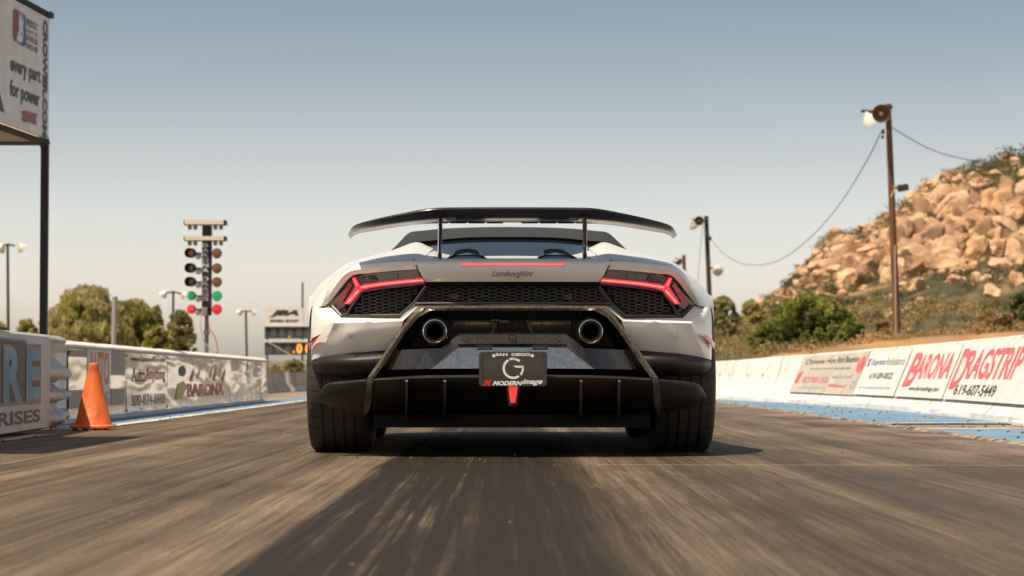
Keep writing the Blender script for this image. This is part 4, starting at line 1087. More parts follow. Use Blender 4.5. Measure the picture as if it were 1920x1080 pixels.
put_text(tx, 'Honoring "The Camfather"', f_, (.06, .36, .74, .46), 3, .005); put_text(tx, 'NHRAMuseum.org', f_, (.06, .14, .66, .25), 1, .02)
put_ring(tx, .86, .70, .12, .20, .045, f_, 1); put_ring(tx, .86, .70, .07, .115, .069, f_, 1); put_ring(tx, .86, .22, .07, .1, .02, f_, 2)
tx.build('lettering', [ink_black, ink_red, ink_grey, ink_lblue], t_, smooth=False)
t_, f_, f2 = board('ambulance_banner', 1622, 1699, .145, .94, 'white banner with blue and grey ambulance lettering and phone number 619-589-0022', .006)
tx = MB(); put_text(tx, 'Express', f_, (.15, .64, .50, .82), 0, .02, .15); put_text(tx, 'Ambulance', f_, (.51, .66, .95, .84), 2, .006); put_text(tx, '619-589-0022', f_, (.24, .36, .80, .50), 1, .012)
put_text(tx, 'www.expressambulanceco.com', f_, (.08, .12, .86, .20), 3, .005)
put_poly(tx, [(.03, .66), (.06, .66), (.12, .84), (.09, .84)], f_, 0); put_poly(tx, [(.03, .84), (.06, .84), (.12, .66), (.09, .66)], f2, 0)
tx.build('lettering', [ink_blue, ink_black, ink_grey, ink_lblue], t_, smooth=False)
t_, f_, f2 = board('track_banner', 1701, 1793, .145, .94, 'white banner with tall red BARONA and www.baronadrags.com in dark letters', .006)
tx = MB(); put_text(tx, 'B', f_, (.07, .20, .28, .90), 0, .03, .1); put_text(tx, 'ARONA', f_, (.24, .36, .95, .86), 0, .03, .1); put_text(tx, 'www.baronadrags.com', f_, (.24, .10, .88, .22), 1, .012)
tx.build('lettering', [ink_red, ink_black], t_, smooth=False)
t_, f_, f2 = board('track_banner', 1795, 1958, .145, .94, 'white banner with tall red DRAGSTRIP over black phone number 619-607-5449', .006)
tx = MB(); put_text(tx, 'D', f_, (.02, .18, .14, .91), 0, .03, .1); put_text(tx, 'RAGSTRIP', f_, (.11, .36, .80, .88), 0, .03, .1); put_text(tx, '619-607-5449', f_, (.10, .08, .62, .27), 1, .02)
tx.build('lettering', [ink_red, ink_black], t_, smooth=False)

# ---- far low concrete barrier on the left
mb = MB(); mb2 = MB()
for k_, (ya, yb, xa, xb) in enumerate(((40, 47.5, -4.9, -4.75), (47.8, 62, -4.7, -4.1))):
    m_ = MB(); d = Vector((xb-xa, yb-ya, 0)); n = Vector((d.y, -d.x, 0)).normalized()
    A = Vector((xa, ya, 0)); B_ = Vector((xb, yb, 0)); prof = [(.16, 0), (.15, .07), (.06, .18), (.03, .41), (-.12, .41), (-.2, 0)]
    r1 = [A+n*o+Vector((0, 0, z)) for o, z in prof]; r2 = [B_+n*o+Vector((0, 0, z)) for o, z in prof]
    m_.grid([r1, r2], close=True); m_.add(r1, [list(range(6))[::-1]]); m_.add(r2, [list(range(6))])
    tag(m_.build('concrete_barrier', pmat('weathered_concrete', (.50, .45, .40), .9, col2=(.34, .30, .26), nscale=1.5, bump=.4, bscale=10), origin=A, smooth=False), ['nearer weathered low concrete barrier beyond the shiny wall', 'farther weathered low concrete barrier left of the car'][k_], 'barrier', 'low concrete barriers beyond the left wall')

# ================================================================ BILLBOARD
YS = 22.0
bx0 = Wp(86, 265, YS); zb_ = bx0.z; zt_ = Wp(90, 30, YS).z
dr = Vector((-.084, -1, 0)).normalized()          # from the far corner towards the camera
A0 = Vector((bx0.x, YS, 0))
bb = empty('billboard', (A0.x, YS, 0), 'large white advertising billboard on a tall dark steel post, top left', 'billboard')
LEN = 14.0
def SB(u, z, e_=0): # u metres from the far corner towards the camera
    p = A0+dr*u; return Vector((p.x+e_+.03, p.y, z))
mb = MB(); q = [SB(.02, zb_+.02), SB(LEN, zb_+.02), SB(LEN, zt_-.03), SB(.02, zt_-.03)]; mb.prism(q, (-.02, 0, 0)); mb.build('face_panel', board_white, bb, smooth=False)
mb = MB(); fr_ = .035
mb.prism([SB(-.0, zt_-.02, .01), SB(LEN, zt_-.02, .01), SB(LEN, zt_+.03, .01), SB(0, zt_+.03, .01)], (-.09, 0, 0))
mb.prism([SB(-.0, zb_-.03, .01), SB(LEN, zb_-.03, .01), SB(LEN, zb_+.002, .01), SB(0, zb_+.002, .01)], (-.09, 0, 0))
mb.box((A0.x-.03, YS+.06, (zt_+zb_)/2), (.07, .08, zt_-zb_+.1)); mb.box((A0.x-1.6, YS+.06, zb_-.0), (3.1, .08, .06)); mb.box((A0.x-1.6, YS+.06, zt_), (3.1, .08, .06))
mb.build('frame', pmat('billboard_frame', (.012, .012, .014), .7), bb, smooth=False)
mb = MB(); mb.prism([SB(0, zb_, -.05), SB(LEN, zb_, -.05), SB(LEN, zb_, -2.9), (A0.x-3.0, YS+.02, zb_)], (0, 0, .02)); mb.prism([(A0.x-.08, YS+.02, zb_+.03), (A0.x-3, YS+.02, zb_+.03), (A0.x-3, YS+.02, zt_-.04), (A0.x-.08, YS+.02, zt_-.04)], (0, .03, 0)); mb.build('backing_panel', pmat('cream_underside', (.62, .53, .40), .7), bb, smooth=False)
mb = MB(); mb.cbox((A0.x-.02, YS+.06, zb_/2+.02), (.072, .072, zb_+.06), .008); mb.cbox((A0.x-.01, YS+.06, zt_+.02), (.12, .12, .06), .01); mb.build('post', steel_dark, bb, angle=30)
mb = MB(); mb.cbox((A0.x-3, YS+.06, zt_/2), (.09, .09, zt_), .008); mb.build('rear_post', steel_dark, bb, angle=30); mb = MB(); pq = SB(LEN, 0, -.1); mb.cbox((pq.x, pq.y, zt_/2), (.09, .09, zt_), .008); mb.build('rear_post', steel_dark, bb, angle=30)
# unseen slab, added to throw shade on the near barrier and track edge
zc_ = 3.3
mb = MB(); mb.box((-2.75-KX*zc_+.56-.95, 12.1-KY*zc_, zc_), (1.9, 2.9, .08)); 
tx = MB(); s22 = F/YS
def pxs(px, py):   # photograph position on the board face -> (u, z)
    # solve for u along dr
    lo, hi = 0, LEN
    for _ in range(40):
        m_ = (lo+hi)/2; p = SB(m_, 2)
        if p.x/p.y*F+960 > px: lo = m_
        else: hi = m_
    p = SB(lo, 2); return lo, CH+(HOR-py)*p.y/F
def fb_(e_): return lambda u, v: SB(-u, v, .003+.002*e_)
def tbox(s, pl, pr, yt, yb_, m=0, bold=.02, shear=0, e_=1):  # yt,yb_ measured at the left edge
    ul, zt1 = pxs(pl, yt); ur, _ = pxs(pr, yt); _, zb1 = pxs(pl, yb_)
    put_text(tx, s, fb_(e_), (-ul, zb1, -ur, zt1), m, bold, shear)
ul, z1_ = pxs(44, 31); 
tbox('PROUDLY', 45, 66, 31, 45, 0, .02); tbox('MANUFACTURED', 45.5, 66, 50, 58, 1, .01); tbox('IN THE USA', 45, 66, 61.5, 73, 0, .02); tbox('SINCE 1955', 44.5, 66, 77, 88, 0, .02)
tbox('every part', 14.5, 72, 104, 138, 0, .03); tbox('for power', 14, 70.5, 146, 186, 0, .03)
# vertical web address
u0_, _ = pxs(76, 40); u1_, _ = pxs(84.5, 40); zA = pxs(80, 35)[1]; zB = pxs(80, 257)[1]
vs, fs = text2d('CROWER.COM', .05, .0)
tx.add([SB(u0_+(u1_-u0_)*b, zA+(zB-zA)*a, .005) for a, b in vs], [f for f in fs], 0)
# very large letter reaching in from the left
tbox('R', -60, 4.5, -10, 186, 0, .05)
# badge: red and blue shield with a white hand and a star
def PB(px, py, e_): u, z = pxs(px, py); return SB(u, z, .003+e_*.002)
def poly(pts, m, e_): tx.add([PB(a, b, e_) for a, b in pts], [list(range(len(pts)))], m)
sh = [(21, 13.5), (24, 13.5), (40, 24), (43, 28), (44, 78), (41, 85.5), (37, 84.5), (22, 73.5), (19.5, 68), (19.3, 18)]
poly(sh, 1, 1)
poly([(21.3, 14.8), (24, 15), (30, 19), (31, 26), (27, 60), (24.5, 74), (22.3, 72), (20.2, 67.5), (20, 18.5)], 2, 2)
poly([(31, 19.5), (40, 25.5), (42.3, 29), (43.2, 77.5), (41, 84), (37.5, 83), (32, 79), (34, 60), (36, 45)], 3, 2)
poly([(29.5, 20.5), (31.5, 22), (32.5, 37), (33.8, 22.5), (35.3, 24), (34.8, 40), (37.8, 30), (38.2, 33), (36.4, 50), (37.4, 58), (36.2, 74), (33.5, 77.5), (24.6, 73.5), (27.8, 58), (29.6, 50), (29, 42)], 4, 3)
st_ = []
for k in range(10):
    a = radians(90+36*k); r = 1 if k % 2 == 0 else .42; st_.append((33.6+2.4*r*cos(a), 61-4.6*r*sin(a)))
poly(st_, 3, 4)
poly([(36, 207), (40, 205.5), (46, 206.5), (54, 209.5), (66.8, 212), (66, 216), (63, 217), (66.5, 221), (62, 222.5), (66, 226), (63, 229), (65.5, 234), (58, 231), (52, 227.5), (40, 228), (37, 222), (38.5, 215)], 5, 1)
tx.build('lettering', [pmat('slate_ink', (.055, .08, .09), .5), ink_grey, pmat('maroon_ink', (.30, .05, .07), .5), pmat('badge_blue_ink', (.07, .10, .30), .5), white_ink, pmat('brush_red_ink', (.36, .09, .10), .5)], bb, smooth=False)
mb.build('shadow_caster', galv, bb, smooth=False)

# ================================================================ LAMP POLES
wood = pmat('weathered_wood', (.13, .052, .03), .9, col2=(.21, .10, .055), nscale=3, stretch=(6, 6, .6), bump=.5, bscale=30)
wood_dark = pmat('dark_wood', (.045, .03, .024), .9, col2=(.08, .05, .035), nscale=3, stretch=(6, 6, .6))
refl = pmat('reflector_enamel', (.80, .76, .70), .3, .1); refl_in = pmat('reflector_inside', (.42, .33, .22), .25, .75)
def bell(O, A, R, m_in=True):
    mb = MB(); mb.lathe([(.0, 0), (.22*R, .0), (.28*R, .25*R), (.60*R, .6*R), (.9*R, 1.1*R), (R, 1.5*R)], O, A, 22); mb.lathe([(R, 1.5*R), (.98*R, 1.5*R), (.86*R, 1.12*R), (.56*R, .66*R), (.2*R, .3*R), (0, .28*R)], O, A, 22, ms=[1]*6); return mb
def pole(px, ytop, pxb, Y, w0, w1, name, label, cat='lamp post', mat=wood, group=None):
    T = Wp(px, ytop, Y); B_ = Wp(pxb, HOR, Y); B_.z = -.1; s = Y/F
    Bz = B_+(B_-T)*0
    o = empty(name, (B_.x, Y, 0), label, cat, group)
    n = 9; pts = [Bz+(T-Bz)*i/n for i in range(n+1)]
    mb = MB(); mb.tube(pts, [w1*s/2+(w0-w1)*s/2*i/n for i in range(n+1)], 12); mb.build('pole', mat, o, angle=50); return o
def lamp(o, px, py, Y, dir_, rpx, yoff=0):
    P = Wp(px, py, Y+yoff); R = rpx*Y/F; A = Vector(dir_).normalized()
    b = bell(P-A*R*.8, A, R); lo = b.build('lamp_shade', [refl, refl_in], o, angle=60)
    mb = MB(); mb.lathe([(0, .2*R), (.2*R, .3*R), (.3*R, .7*R), (.2*R, 1.0*R), (0, 1.1*R)], P-A*R*.8, A, 12); mb.build('bulb', glass_dark if False else pmat_glassy, lo); return lo
pmat_glassy = pmat('bulb_glass', (.6, .55, .45), .1, .2)
def arm(o, pts, w=.03, mat=wood_dark, name='bracket_arm'):
    mb = MB(); mb.tube([Wp(*p) for p in pts], w, 6); mb.build(name, mat, o)
# right, big
p1 = pole(1665, 195, 1686, 58, 11, 16, 'lamp_post', 'tall brown wooden lamp post in front of the rocky hill', mat=wood)
arm(p1, [(1615, 208, 58), (1666, 212, 57.8)], .045); lamp(p1, 1652, 213, 57.6, (-.12, -1, -.12), 17.5); lamp(p1, 1629, 222, 57.9, (.45, .1, -.85), 17)
mb = MB(); q = Wp(1663, 201, 57.8); mb.cbox(q, (.26, .2, .09), .01); q = Wp(1656, 247, 57.8); mb.cbox(q, (.06, .06, .12), .01); q = Wp(1655, 257, 57.8); mb.cbox(q, (.06, .06, .08), .01); mb.build('insulator', wood_dark, p1, smooth=False)
mb = MB(); q = Wp(1693, 352, 57.8); mb.cbox(q, (.26, .22, .17), .02, R=Matrix.Rotation(-.15, 3, 'Y')); q2 = Wp(1680, 351, 57.9); mb.cbox(q2, (.13, .1, .1), .02, m=1); mb.tube([Wp(1678, 352, 57.9), Wp(1674, 362, 57.85), Wp(1671, 370, 57.8)], .02, 6, m=1); mb.build('flood_light', [steel_dark, pmat('bracket_tan', (.45, .30, .18), .6)], p1, angle=30)
mb = MB(); mb.tube([Wp(1678, 460, 57.7), Wp(1680, 640, 57.7)], .022, 6); mb.build('conduit', pmat('conduit_tan', (.42, .33, .24), .6), p1)
# right, middle
p2 = pole(1324, 405, 1337, 108, 8.5, 9.5, 'lamp_post', 'dark wooden lamp post rising right beside the white car', mat=wood_dark)
arm(p2, [(1297, 412, 108), (1326, 414, 107.8)], .05); lamp(p2, 1311, 414, 107.6, (-.1, -1, -.1), 9); lamp(p2, 1299, 420, 107.9, (.3, .5, -.6), 9)
lamp(p2, 1344, 505.5, 107.7, (.4, .9, -.25), 10.5); arm(p2, [(1330, 503, 108), (1342, 503, 108)], .05)
mb = MB(); mb.cbox(Wp(1330.5, 447, 107.6), (.16, .16, .2), .02); mb.build('insulator', steel_dark, p2, smooth=False)
p3 = pole(1282, 478, 1287, 160, 7, 7, 'lamp_post', 'shorter brown lamp post just above the right rear fender of the car', mat=wood)
arm(p3, [(1265, 485, 160), (1282, 487, 160)], .06); lamp(p3, 1271, 490, 159.6, (.3, -.8, -.5), 6.5); lamp(p3, 1264, 488, 159.7, (.2, .6, -.6), 5.5)
# left
p4 = pole(14.5, 458, 16, 110, 5, 6.5, 'lamp_post', 'dark double headed lamp post at the far left edge', mat=wood_dark)
arm(p4, [(4, 461, 110), (15, 458, 109.9), (28, 461, 110)], .05); lamp(p4, 39, 462, 109.8, (.62, .35, -.7), 10.5); lamp(p4, 3, 463, 109.8, (-.6, .35, -.7), 10.5)
p5 = pole(325, 547, 323, 150, 4.5, 5, 'lamp_post', 'slim double headed lamp post between the starting lights and the trees', mat=wood_dark)
arm(p5, [(314, 549, 150), (326, 547, 149.9), (340, 551, 150)], .06); lamp(p5, 308.5, 550, 149.8, (-.62, .3, -.6), 8); lamp(p5, 344, 551.5, 149.8, (.62, .3, -.6), 8)
p6 = pole(461, 583, 463.5, 185, 4, 4.5, 'lamp_post', 'small distant double headed lamp post left of the scoreboard', mat=wood_dark)
arm(p6, [(453, 584, 185), (461, 583, 184.9), (474, 584, 185)], .06); lamp(p6, 450.5, 584, 184.8, (-.5, .4, -.55), 6.5); lamp(p6, 475.5, 584.5, 184.8, (.5, .4, -.55), 6.5)
# plain grey post
T = Wp(215.5, 559, 40); B_ = Wp(211.5, 645, 40); B_.z = 0
mb = MB(); mb.tube([Vector((B_.x, 40, 0)), T], .048, 14); mb.tube([T, T+Vector((0, 0, .02))], .054, 14)
tag(mb.build('steel_post', pmat('galvanised_post', (.40, .37, .34), .6, .2), origin=(B_.x, 40, 0)), 'plain grey round post leaning slightly behind the left wall', 'post')

# ---- overhead cables
cab = pmat('cable', (.10, .11, .12), .6)
def cable(pts, Ys, r, label, name='overhead_cable'):
    P = [Wp(a, b, lerp_) for (a, b), lerp_ in zip(pts, Ys)]
    mb = MB(); mb.tube(spl(P, 10), r, 5); return tag(mb.build(name, cab, origin=P[0]), label, 'cable')
cable([(1653, 246), (1625, 302), (1575, 382), (1520, 445), (1465, 486), (1420, 497), (1385, 492), (1355, 474), (1333, 449)], [58, 63, 69, 76, 83, 90, 96, 102, 107.5], .014, 'long sagging cable strung between the two right hand lamp posts')
cable([(1668, 236), (1700, 256), (1745, 280), (1790, 294), (1850, 303), (1960, 300)], [58, 60, 62, 64, 66, 70], .013, 'cable running from the tall lamp post toward the hilltop on the right')
cable([(1318, 418), (1313, 470), (1308, 530), (1304, 600), (1300, 680)], [108, 108, 108, 108, 108], .014, 'thin guy wire hanging down beside the dark lamp post', 'guy_wire')

# ================================================================ STARTING LIGHT TREE
YT = 38.0; sT = YT/F
def tz(zx, zy): return 280+zx/3.375, 390+zy/3.375
tr = Wp(385.5, HOR, YT)
st = empty('starting_light_tree', (tr.x, YT, 0), 'black drag race starting light tower with amber, green and red lamps', 'starting lights')
def TW(zx, zy, d=0): p = tz(zx, zy); return Wp(p[0], p[1], YT+d)
a_ = TW(330, 112); b_ = TW(385, 680)
black_box = pmat('tower_black', (.022, .022, .024), .45)
mb = MB(); mb.cbox(((a_.x+b_.x)/2+.01, YT+.07, (a_.z+b_.z)/2), (abs(b_.x-a_.x), .14, abs(a_.z-b_.z)), .008, R=Matrix.Rotation(0, 3, 'Z')); mb.build('tower_housing', black_box, st, angle=30)
mb = MB(); q = TW(358, 900); mb.tube([(q.x, YT+.08, 0), (q.x, YT+.08, b_.z+.02)], .036, 12); mb.lathe([(.036, 0), (.05, .0), (.05, .06), (.036, .06)], (q.x, YT+.08, TW(358, 800).z), (0, 0, 1), 12); mb.build('support_pole', pmat('pole_grey', (.22, .21, .20), .5, .3), st)
warmwhite = pmat('sign_box_face', (.78, .66, .52), .5)
for i, (yt, yb2, s) in enumerate(((78, 110, 'PRE STAGED'), (180, 210, 'STAGED'))):
    A = TW(222, yt); B2 = TW(490, yb2); zc = (A.z+B2.z)/2
    mb = MB(); mb.cbox(((A.x+B2.x)/2, YT-.01, zc), (B2.x-A.x, .20, A.z-B2.z), .012); so = mb.build('sign_box', black_box, st, angle=30)
    mb = MB(); C0 = TW(224, yt+2, -.115); C1 = TW(470, yb2-3, -.115); mb.cbox(((C0.x+C1.x)/2, YT-.113, zc), (C1.x-C0.x, .01, (A.z-B2.z)*.86), .003); mb.build('face_plate', warmwhite, so)
    tx = MB(); L0 = TW(318 if i == 0 else 275, yb2-8, -.12); L1 = TW(458 if i == 0 else 420, yt+6, -.12)
    put_text(tx, s if i else 'STAGED', lambda u, v: Vector((L0.x+(L1.x-L0.x)*u, YT-.1195, L0.z+(L1.z-L0.z)*v)), (0, 0, 1, 1), 0, .05)
    if i == 0:
        M0 = TW(236, yb2-8, -.12); M1 = TW(308, yt+6, -.12); put_text(tx, 'PRE', lambda u, v: Vector((M0.x+(M1.x-M0.x)*u, YT-.1195, L0.z+(L1.z-L0.z)*v)), (0, 0, 1, 1), 0, .05)
    tx.build('lettering', white_ink, so, smooth=False)
    for zx in (256, 291, 418, 454):
        q = TW(zx, yb2+12, -.02); mb = MB(); mb.lathe([(0, -.045), (.02, -.042), (.036, -.02), (.038, 0), (.030, .022), (.014, .04), (.014, .06)], q, (0, 0, 1), 14)
        mb.build('stage_bulb', pmat('yellow_bulb', (.40, .30, .12), .25) if 'yellow_bulb' not in bpy.data.materials else bpy.data.materials['yellow_bulb'], st)
tx = MB()
zy = 222
for k_, ch in enumerate('BARONA DRAGS'):
    if ch != ' ':
        A = TW(338, 222+(k_*31.7)+27 if k_ < 6 else 222+k_*31.7+18); B2 = TW(372, 222+(k_*31.7) if k_ < 6 else 222+k_*31.7-9)
        put_text(tx, ch, lambda u, v, A=A, B2=B2: Vector((A.x+(B2.x-A.x)*u, YT-.0035, A.z+(B2.z-A.z)*v)), (-.08, 0.06, 1.08, 1), 0, .015)
tx.build('lettering', white_ink, st, smooth=False)
amber = pmat('amber_lens', (.19, .075, .028), .2, 0, .8); amber_on = pmat('amber_lens_bright', (.55, .16, .03), .2, 0, .8)
green_l = pmat('green_lens', (.0, .30, .10), .2, 0, .8, emit=(0, .5, .16), estr=.25); red_l = pmat('red_lens_tree', (.55, .012, .02), .2, 0, .8, emit=(.8, .02, .03), estr=.35)
silver = pmat('lamp_silver', (.62, .58, .52), .25, .6)
for k_, (zy, col, hood) in enumerate(((285, amber, 1), (380, amber, 1), (467, amber, 1), (555, green_l, 0), (640, red_l, 0))):
    for sd in (-1, 1):
        cx2 = (262 if not hood else 264) if sd < 0 else 427
        r = (24 if hood else 27)*sT/3.375 if sd < 0 else 29*sT/3.375
        q = TW(cx2, zy, -.10); Ax = Vector((.28 if sd < 0 else .05, 1, 0)).normalized()
        mb = MB(); mb.lathe([(0, -.006), (r*.7, -.004), (r, .0), (r*1.02, .012)], q, Ax, 22); 
        lo = mb.build('signal_lamp', (amber_on if (k_ == 0 and sd < 0) else col), st)
        mb = MB()
        if hood and sd < 0: mb.lathe([(r*1.25, -.09), (r*1.3, -.09), (r*1.3, .03), (r*.6, .09), (r*.4, .16), (r*.4, .2)], q, Ax, 22); mb.lathe([(r*1.25, -.09), (r*1.22, .0)], q, Ax, 22)
        else: mb.lathe([(r*1.02, .0), (r*1.08, .01), (r*1.06, .05), (r*.5, .12), (r*.35, .18)], q, Ax, 22)
        mb.build('lamp_hood', black_box, lo)
        mb = MB(); q2 = TW(313 if sd < 0 else cx2+3, zy+22 if sd < 0 else zy+12, .12); rr_ = (22 if sd < 0 else 27)*sT/3.375
        mb.lathe([(rr_, .10), (rr_*1.0, .08), (rr_*.7, .0), (rr_*.3, -.06), (0, -.06)], q2, (-.2, 1, .1), 18); mb.build('rear_lamp', silver, st)
        mb = MB(); mb.tube([TW(cx2+sd*-8, zy, .0), TW(330 if sd < 0 else 386, zy+2, .03)], .014, 6); mb.build('lamp_arm', black_box, st)
mb = MB(); mb.cbox(TW(350, 655, -.05), (.10, .08, .14), .01); mb.build('junction_box', pmat('box_grime', (.25, .22, .17), .7), st)
def tcable(pts, col, label, r=.009):
    mb = MB(); P = [TW(a, b, d) for a, b, d in pts]; mb.tube(spl(P, 6), r, 5); tag(mb.build('power_cord', col, origin=P[0]), label, 'cord')
tcable([(338, 655, -.09), (325, 700, -.09), (328, 780, -.09), (350, 850, -.09), (415, 915, -.09), (460, 950, -.09)], pmat('cream_cord', (.55, .45, .33), .6), 'cream cord hanging from the starting light tower')
tcable([(370, 700, -.03), (378, 755, -.03), (405, 800, -.03), (425, 850, -.03), (432, 915, -.03), (435, 960, -.03)], pmat('red_cord', (.60, .10, .06), .6), 'red cord hanging from the starting light tower')

# ================================================================ SCOREBOARD
YB = 200.0
def BW(zx, zy, d=0): p = tz(zx, zy); return Wp(p[0], p[1], YB+d)
q = BW(880, 1000); sbd = empty('scoreboard', (q.x, YB, 0), 'distant scoreboard with a white header sign and dark digit panels', 'scoreboard')
def slab(name, x0, y0, x1, y1, d, th, mat, parent=sbd):
    A = BW(x0, y0, d); B2 = BW(x1, y1, d); mb = MB(); mb.box(((A.x+B2.x)/2, YB+d+th/2, (A.z+B2.z)/2), (B2.x-A.x, th, A.z-B2.z)); return mb.build(name, mat, parent, smooth=False)
hd = slab('header_sign', 735, 632, 972, 745, -.1, .3, board_white)
tx = MB()
def fbw(x0, y0, x1, y1, d): A = BW(x0, y1, d); B2 = BW(x1, y0, d); return lambda u, v: Vector((A.x+(B2.x-A.x)*u, YB+d, A.z+(B2.z-A.z)*v))
put_text(tx, 'JBA', fbw(762, 645, 945, 690, -.12), (0, 0, 1, 1), 0, .06, .3); put_text(tx, 'SPEED SHOP', fbw(762, 706, 945, 722, -.12), (0, 0, 1, 1), 0, .05); tx.build('lettering', ink_black, hd, smooth=False)
dp = pmat('digit_panel', (.045, .047, .05), .6); dgt = pmat('digit_off', (.13, .13, .13), .6); dgo = pmat('digit_lit', (.9, .35, .05), .4, emit=(1, .33, .04), estr=1.3)
for (y0, y1, lit) in ((750, 826, 0), (850, 930, 1)):
    pn = slab('digit_panel', 730, y0, 1095, y1, 0, .4, dp)
    tx = MB()
    for k_ in range(6):
        x = 768+k_*54 if not lit else 742+k_*58
        on = lit and k_ >= 3 
        if lit and k_ == 3: x = 932
        if lit and k_ == 4: x = 987
        if lit and k_ == 5: x = 1042
        put_text(tx, '0' if on else '8', fbw(x, y0+8, x+34, y1-10, -.02), (0, 0, 1, 1), 1 if on else 0, .03)
    if lit: put_text(tx, '.', fbw(908, 905, 920, 917, -.02), (0, 0, 1, 1), 1, .02)
    else: put_text(tx, '.', fbw(880, 808, 892, 818, -.02), (0, 0, 1, 1), 1, .02)
    tx.build('digits', [dgt, dgo], pn, smooth=False)
slab('rail', 725, 836, 1095, 848, -.15, .1, board_white); slab('rail', 725, 742, 1095, 750, -.15, .1, board_white)
for x in (745, 968, 1090): slab('support_post', x-4, 740 if x != 968 else 470, x+4, 1060, .45, .3, wood_dark)
P = [BW(745, 845, -1), BW(850, 905, -1), BW(940, 960, -1), BW(1040, 1010, -1)]
mb = MB(); mb.tube(P, .05, 5); tag(mb.build('guy_wire', pmat('pale_cable', (.55, .47, .32), .6), origin=P[0]), 'pale cable slanting down in front of the scoreboard', 'cable')

# ================================================================ HILL, FAR LAND
def rocky_soil():
    m = bpy.data.materials.new('hill_soil'); m.use_nodes = True; t = m.node_tree; b = t.nodes['Principled BSDF']; L = t.links.new
    b.inputs['Roughness'].default_value = .95; g = N(t, 'ShaderNodeNewGeometry')
    n = N(t, 'ShaderNodeTexNoise'); n.inputs['Scale'].default_value = .16; n.inputs['Detail'].default_value = 9; n.inputs['Roughness'].default_value = .62; L(g.outputs['Position'], n.inputs['Vector'])
    r = N(t, 'ShaderNodeValToRGB'); el = r.color_ramp.elements
    el[0].position = .46; el[0].color = (.060, .055, .020, 1); el[1].position = .68; el[1].color = (.42, .26, .135, 1); q = el.new(.56); q.color = (.17, .125, .05, 1)
    L(n.outputs[0], r.inputs[0]); L(r.outputs[0], b.inputs['Base Color'])
    n2 = N(t, 'ShaderNodeTexNoise'); n2.inputs['Scale'].default_value = 1.2; n2.inputs['Detail'].default_value = 8; L(g.outputs['Position'], n2.inputs['Vector'])
    bp = N(t, 'ShaderNodeBump'); bp.inputs['Distance'].default_value = .5; L(n2.outputs[0], bp.inputs['Height']); L(bp.outputs[0], b.inputs['Normal'])
    return m
soil = rocky_soil()
SKY = [(1280, 652), (1335, 640), (1395, 600), (1421, 577), (1440, 566), (1462, 551), (1482, 541), (1490, 520), (1500, 503), (1520, 480), (1540, 462), (1552, 452), (1590, 446), (1620, 432), (1650, 419), (1690, 398), (1715, 372), (1735, 352), (1765, 334), (1800, 322), (1835, 312), (1870, 300), (1920, 292), (2000, 285), (2150, 280), (2300, 300), (2500, 380), (2800, 520)]
YV = [(0, 46), (.10, 62), (.22, 90), (.34, 118), (.5, 150), (.75, 205), (1, 262)]
def hill(px, v):
    Y = lerpv(YV, v); sk = lerpv(SKY, px)
    base = 668 if px < 1450 else 668-8*min(1, (px-1450)/200)
    f = lerpv([(0, 0), (.10, .06), (.22, .16), (.34, .24), (.5, .42), (.75, .76), (1, 1)], v)
    h_low = lerpv([(0, 702), (.10, 672), (.22, 652), (.34, 640), (1, 640)], v)
    py = h_low+(sk-640)*max(0, (f-.12)/.88)+ (10*(1-min(1, (px-1400)/300)) if px > 1400 else 10)*(1-v)*.3
    if v > .55: py = min(py, 700)
    P = Wp(px, py, Y)
    if v > .2 and v < .97: P.z += .9*mn.noise(Vector((P.x*.11, P.y*.08, 0)))+.35*mn.noise(Vector((P.x*.4, P.y*.3, 5)))
    return P
mb = MB(); pxs_ = [1270+i*12 for i in range(128)]; vs_ = [i/44 for i in range(45)]
rows = [[hill(p, v) for p in pxs_] for v in vs_]
last = rows[-1]
rows.append([Vector((p.x, p.y+40, p.z*.75)) for p in last]); rows.append([Vector((p.x, p.y+140, -.5)) for p in last])
for r in rows[:2]:
    for p in r: p.z = min(p.z, .0)
mb.grid(rows); tag(mb.build('rocky_hill', soil, angle=180), kind='structure')
# sandy bank right behind the white wall
mb = MB(); rows = []
for i in range(90):
    px = 1425+i*8; Yk = 50
    top = lerpv([(1425, 690), (1470, 668), (1520, 661), (1580, 652), (1650, 641), (1730, 634), (1800, 630), (1920, 622), (2140, 615)], px)-1.6*mn.noise(Vector((px*.02, 0, 0)))
    P = Wp(px, top, Yk); rows.append([Vector((P.x-.2*3, Yk-3.5, -.1)), Vector((P.x-.1, Yk-1.2, P.z*.7)), P, Vector((P.x, Yk+2, P.z+.05)), Vector((P.x+.5, Yk+16, -.05))])
mb.grid(rows); tag(mb.build('sandy_bank', pmat('sandy_soil', (.40, .22, .10), .95, col2=(.27, .15, .07), nscale=.8, bump=1, bscale=6), angle=180), kind='structure')
# far ridge along the horizon
mb = MB(); rows = []
for i in range(160):
    x = -520+i*6.5
    h = 5.2+2.2*mn.noise(Vector((x*.012, 0, 0)))+.8*mn.noise(Vector((x*.06, 3, 0)))+ (1.6 if x < -100 else 0)*min(1, (-100-x)/60 if x < -100 else 0)
    rows.append([(x, 620, -.5), (x, 650, h*.55), (x, 700, h), (x, 820, h*.8), (x, 1000, -.5)])
mb.grid(rows); tag(mb.build('far_ridge', pmat('ridge_scrub', (.085, .075, .045), .95, col2=(.19, .15, .095), nscale=.05, detail=10), angle=180), kind='structure')

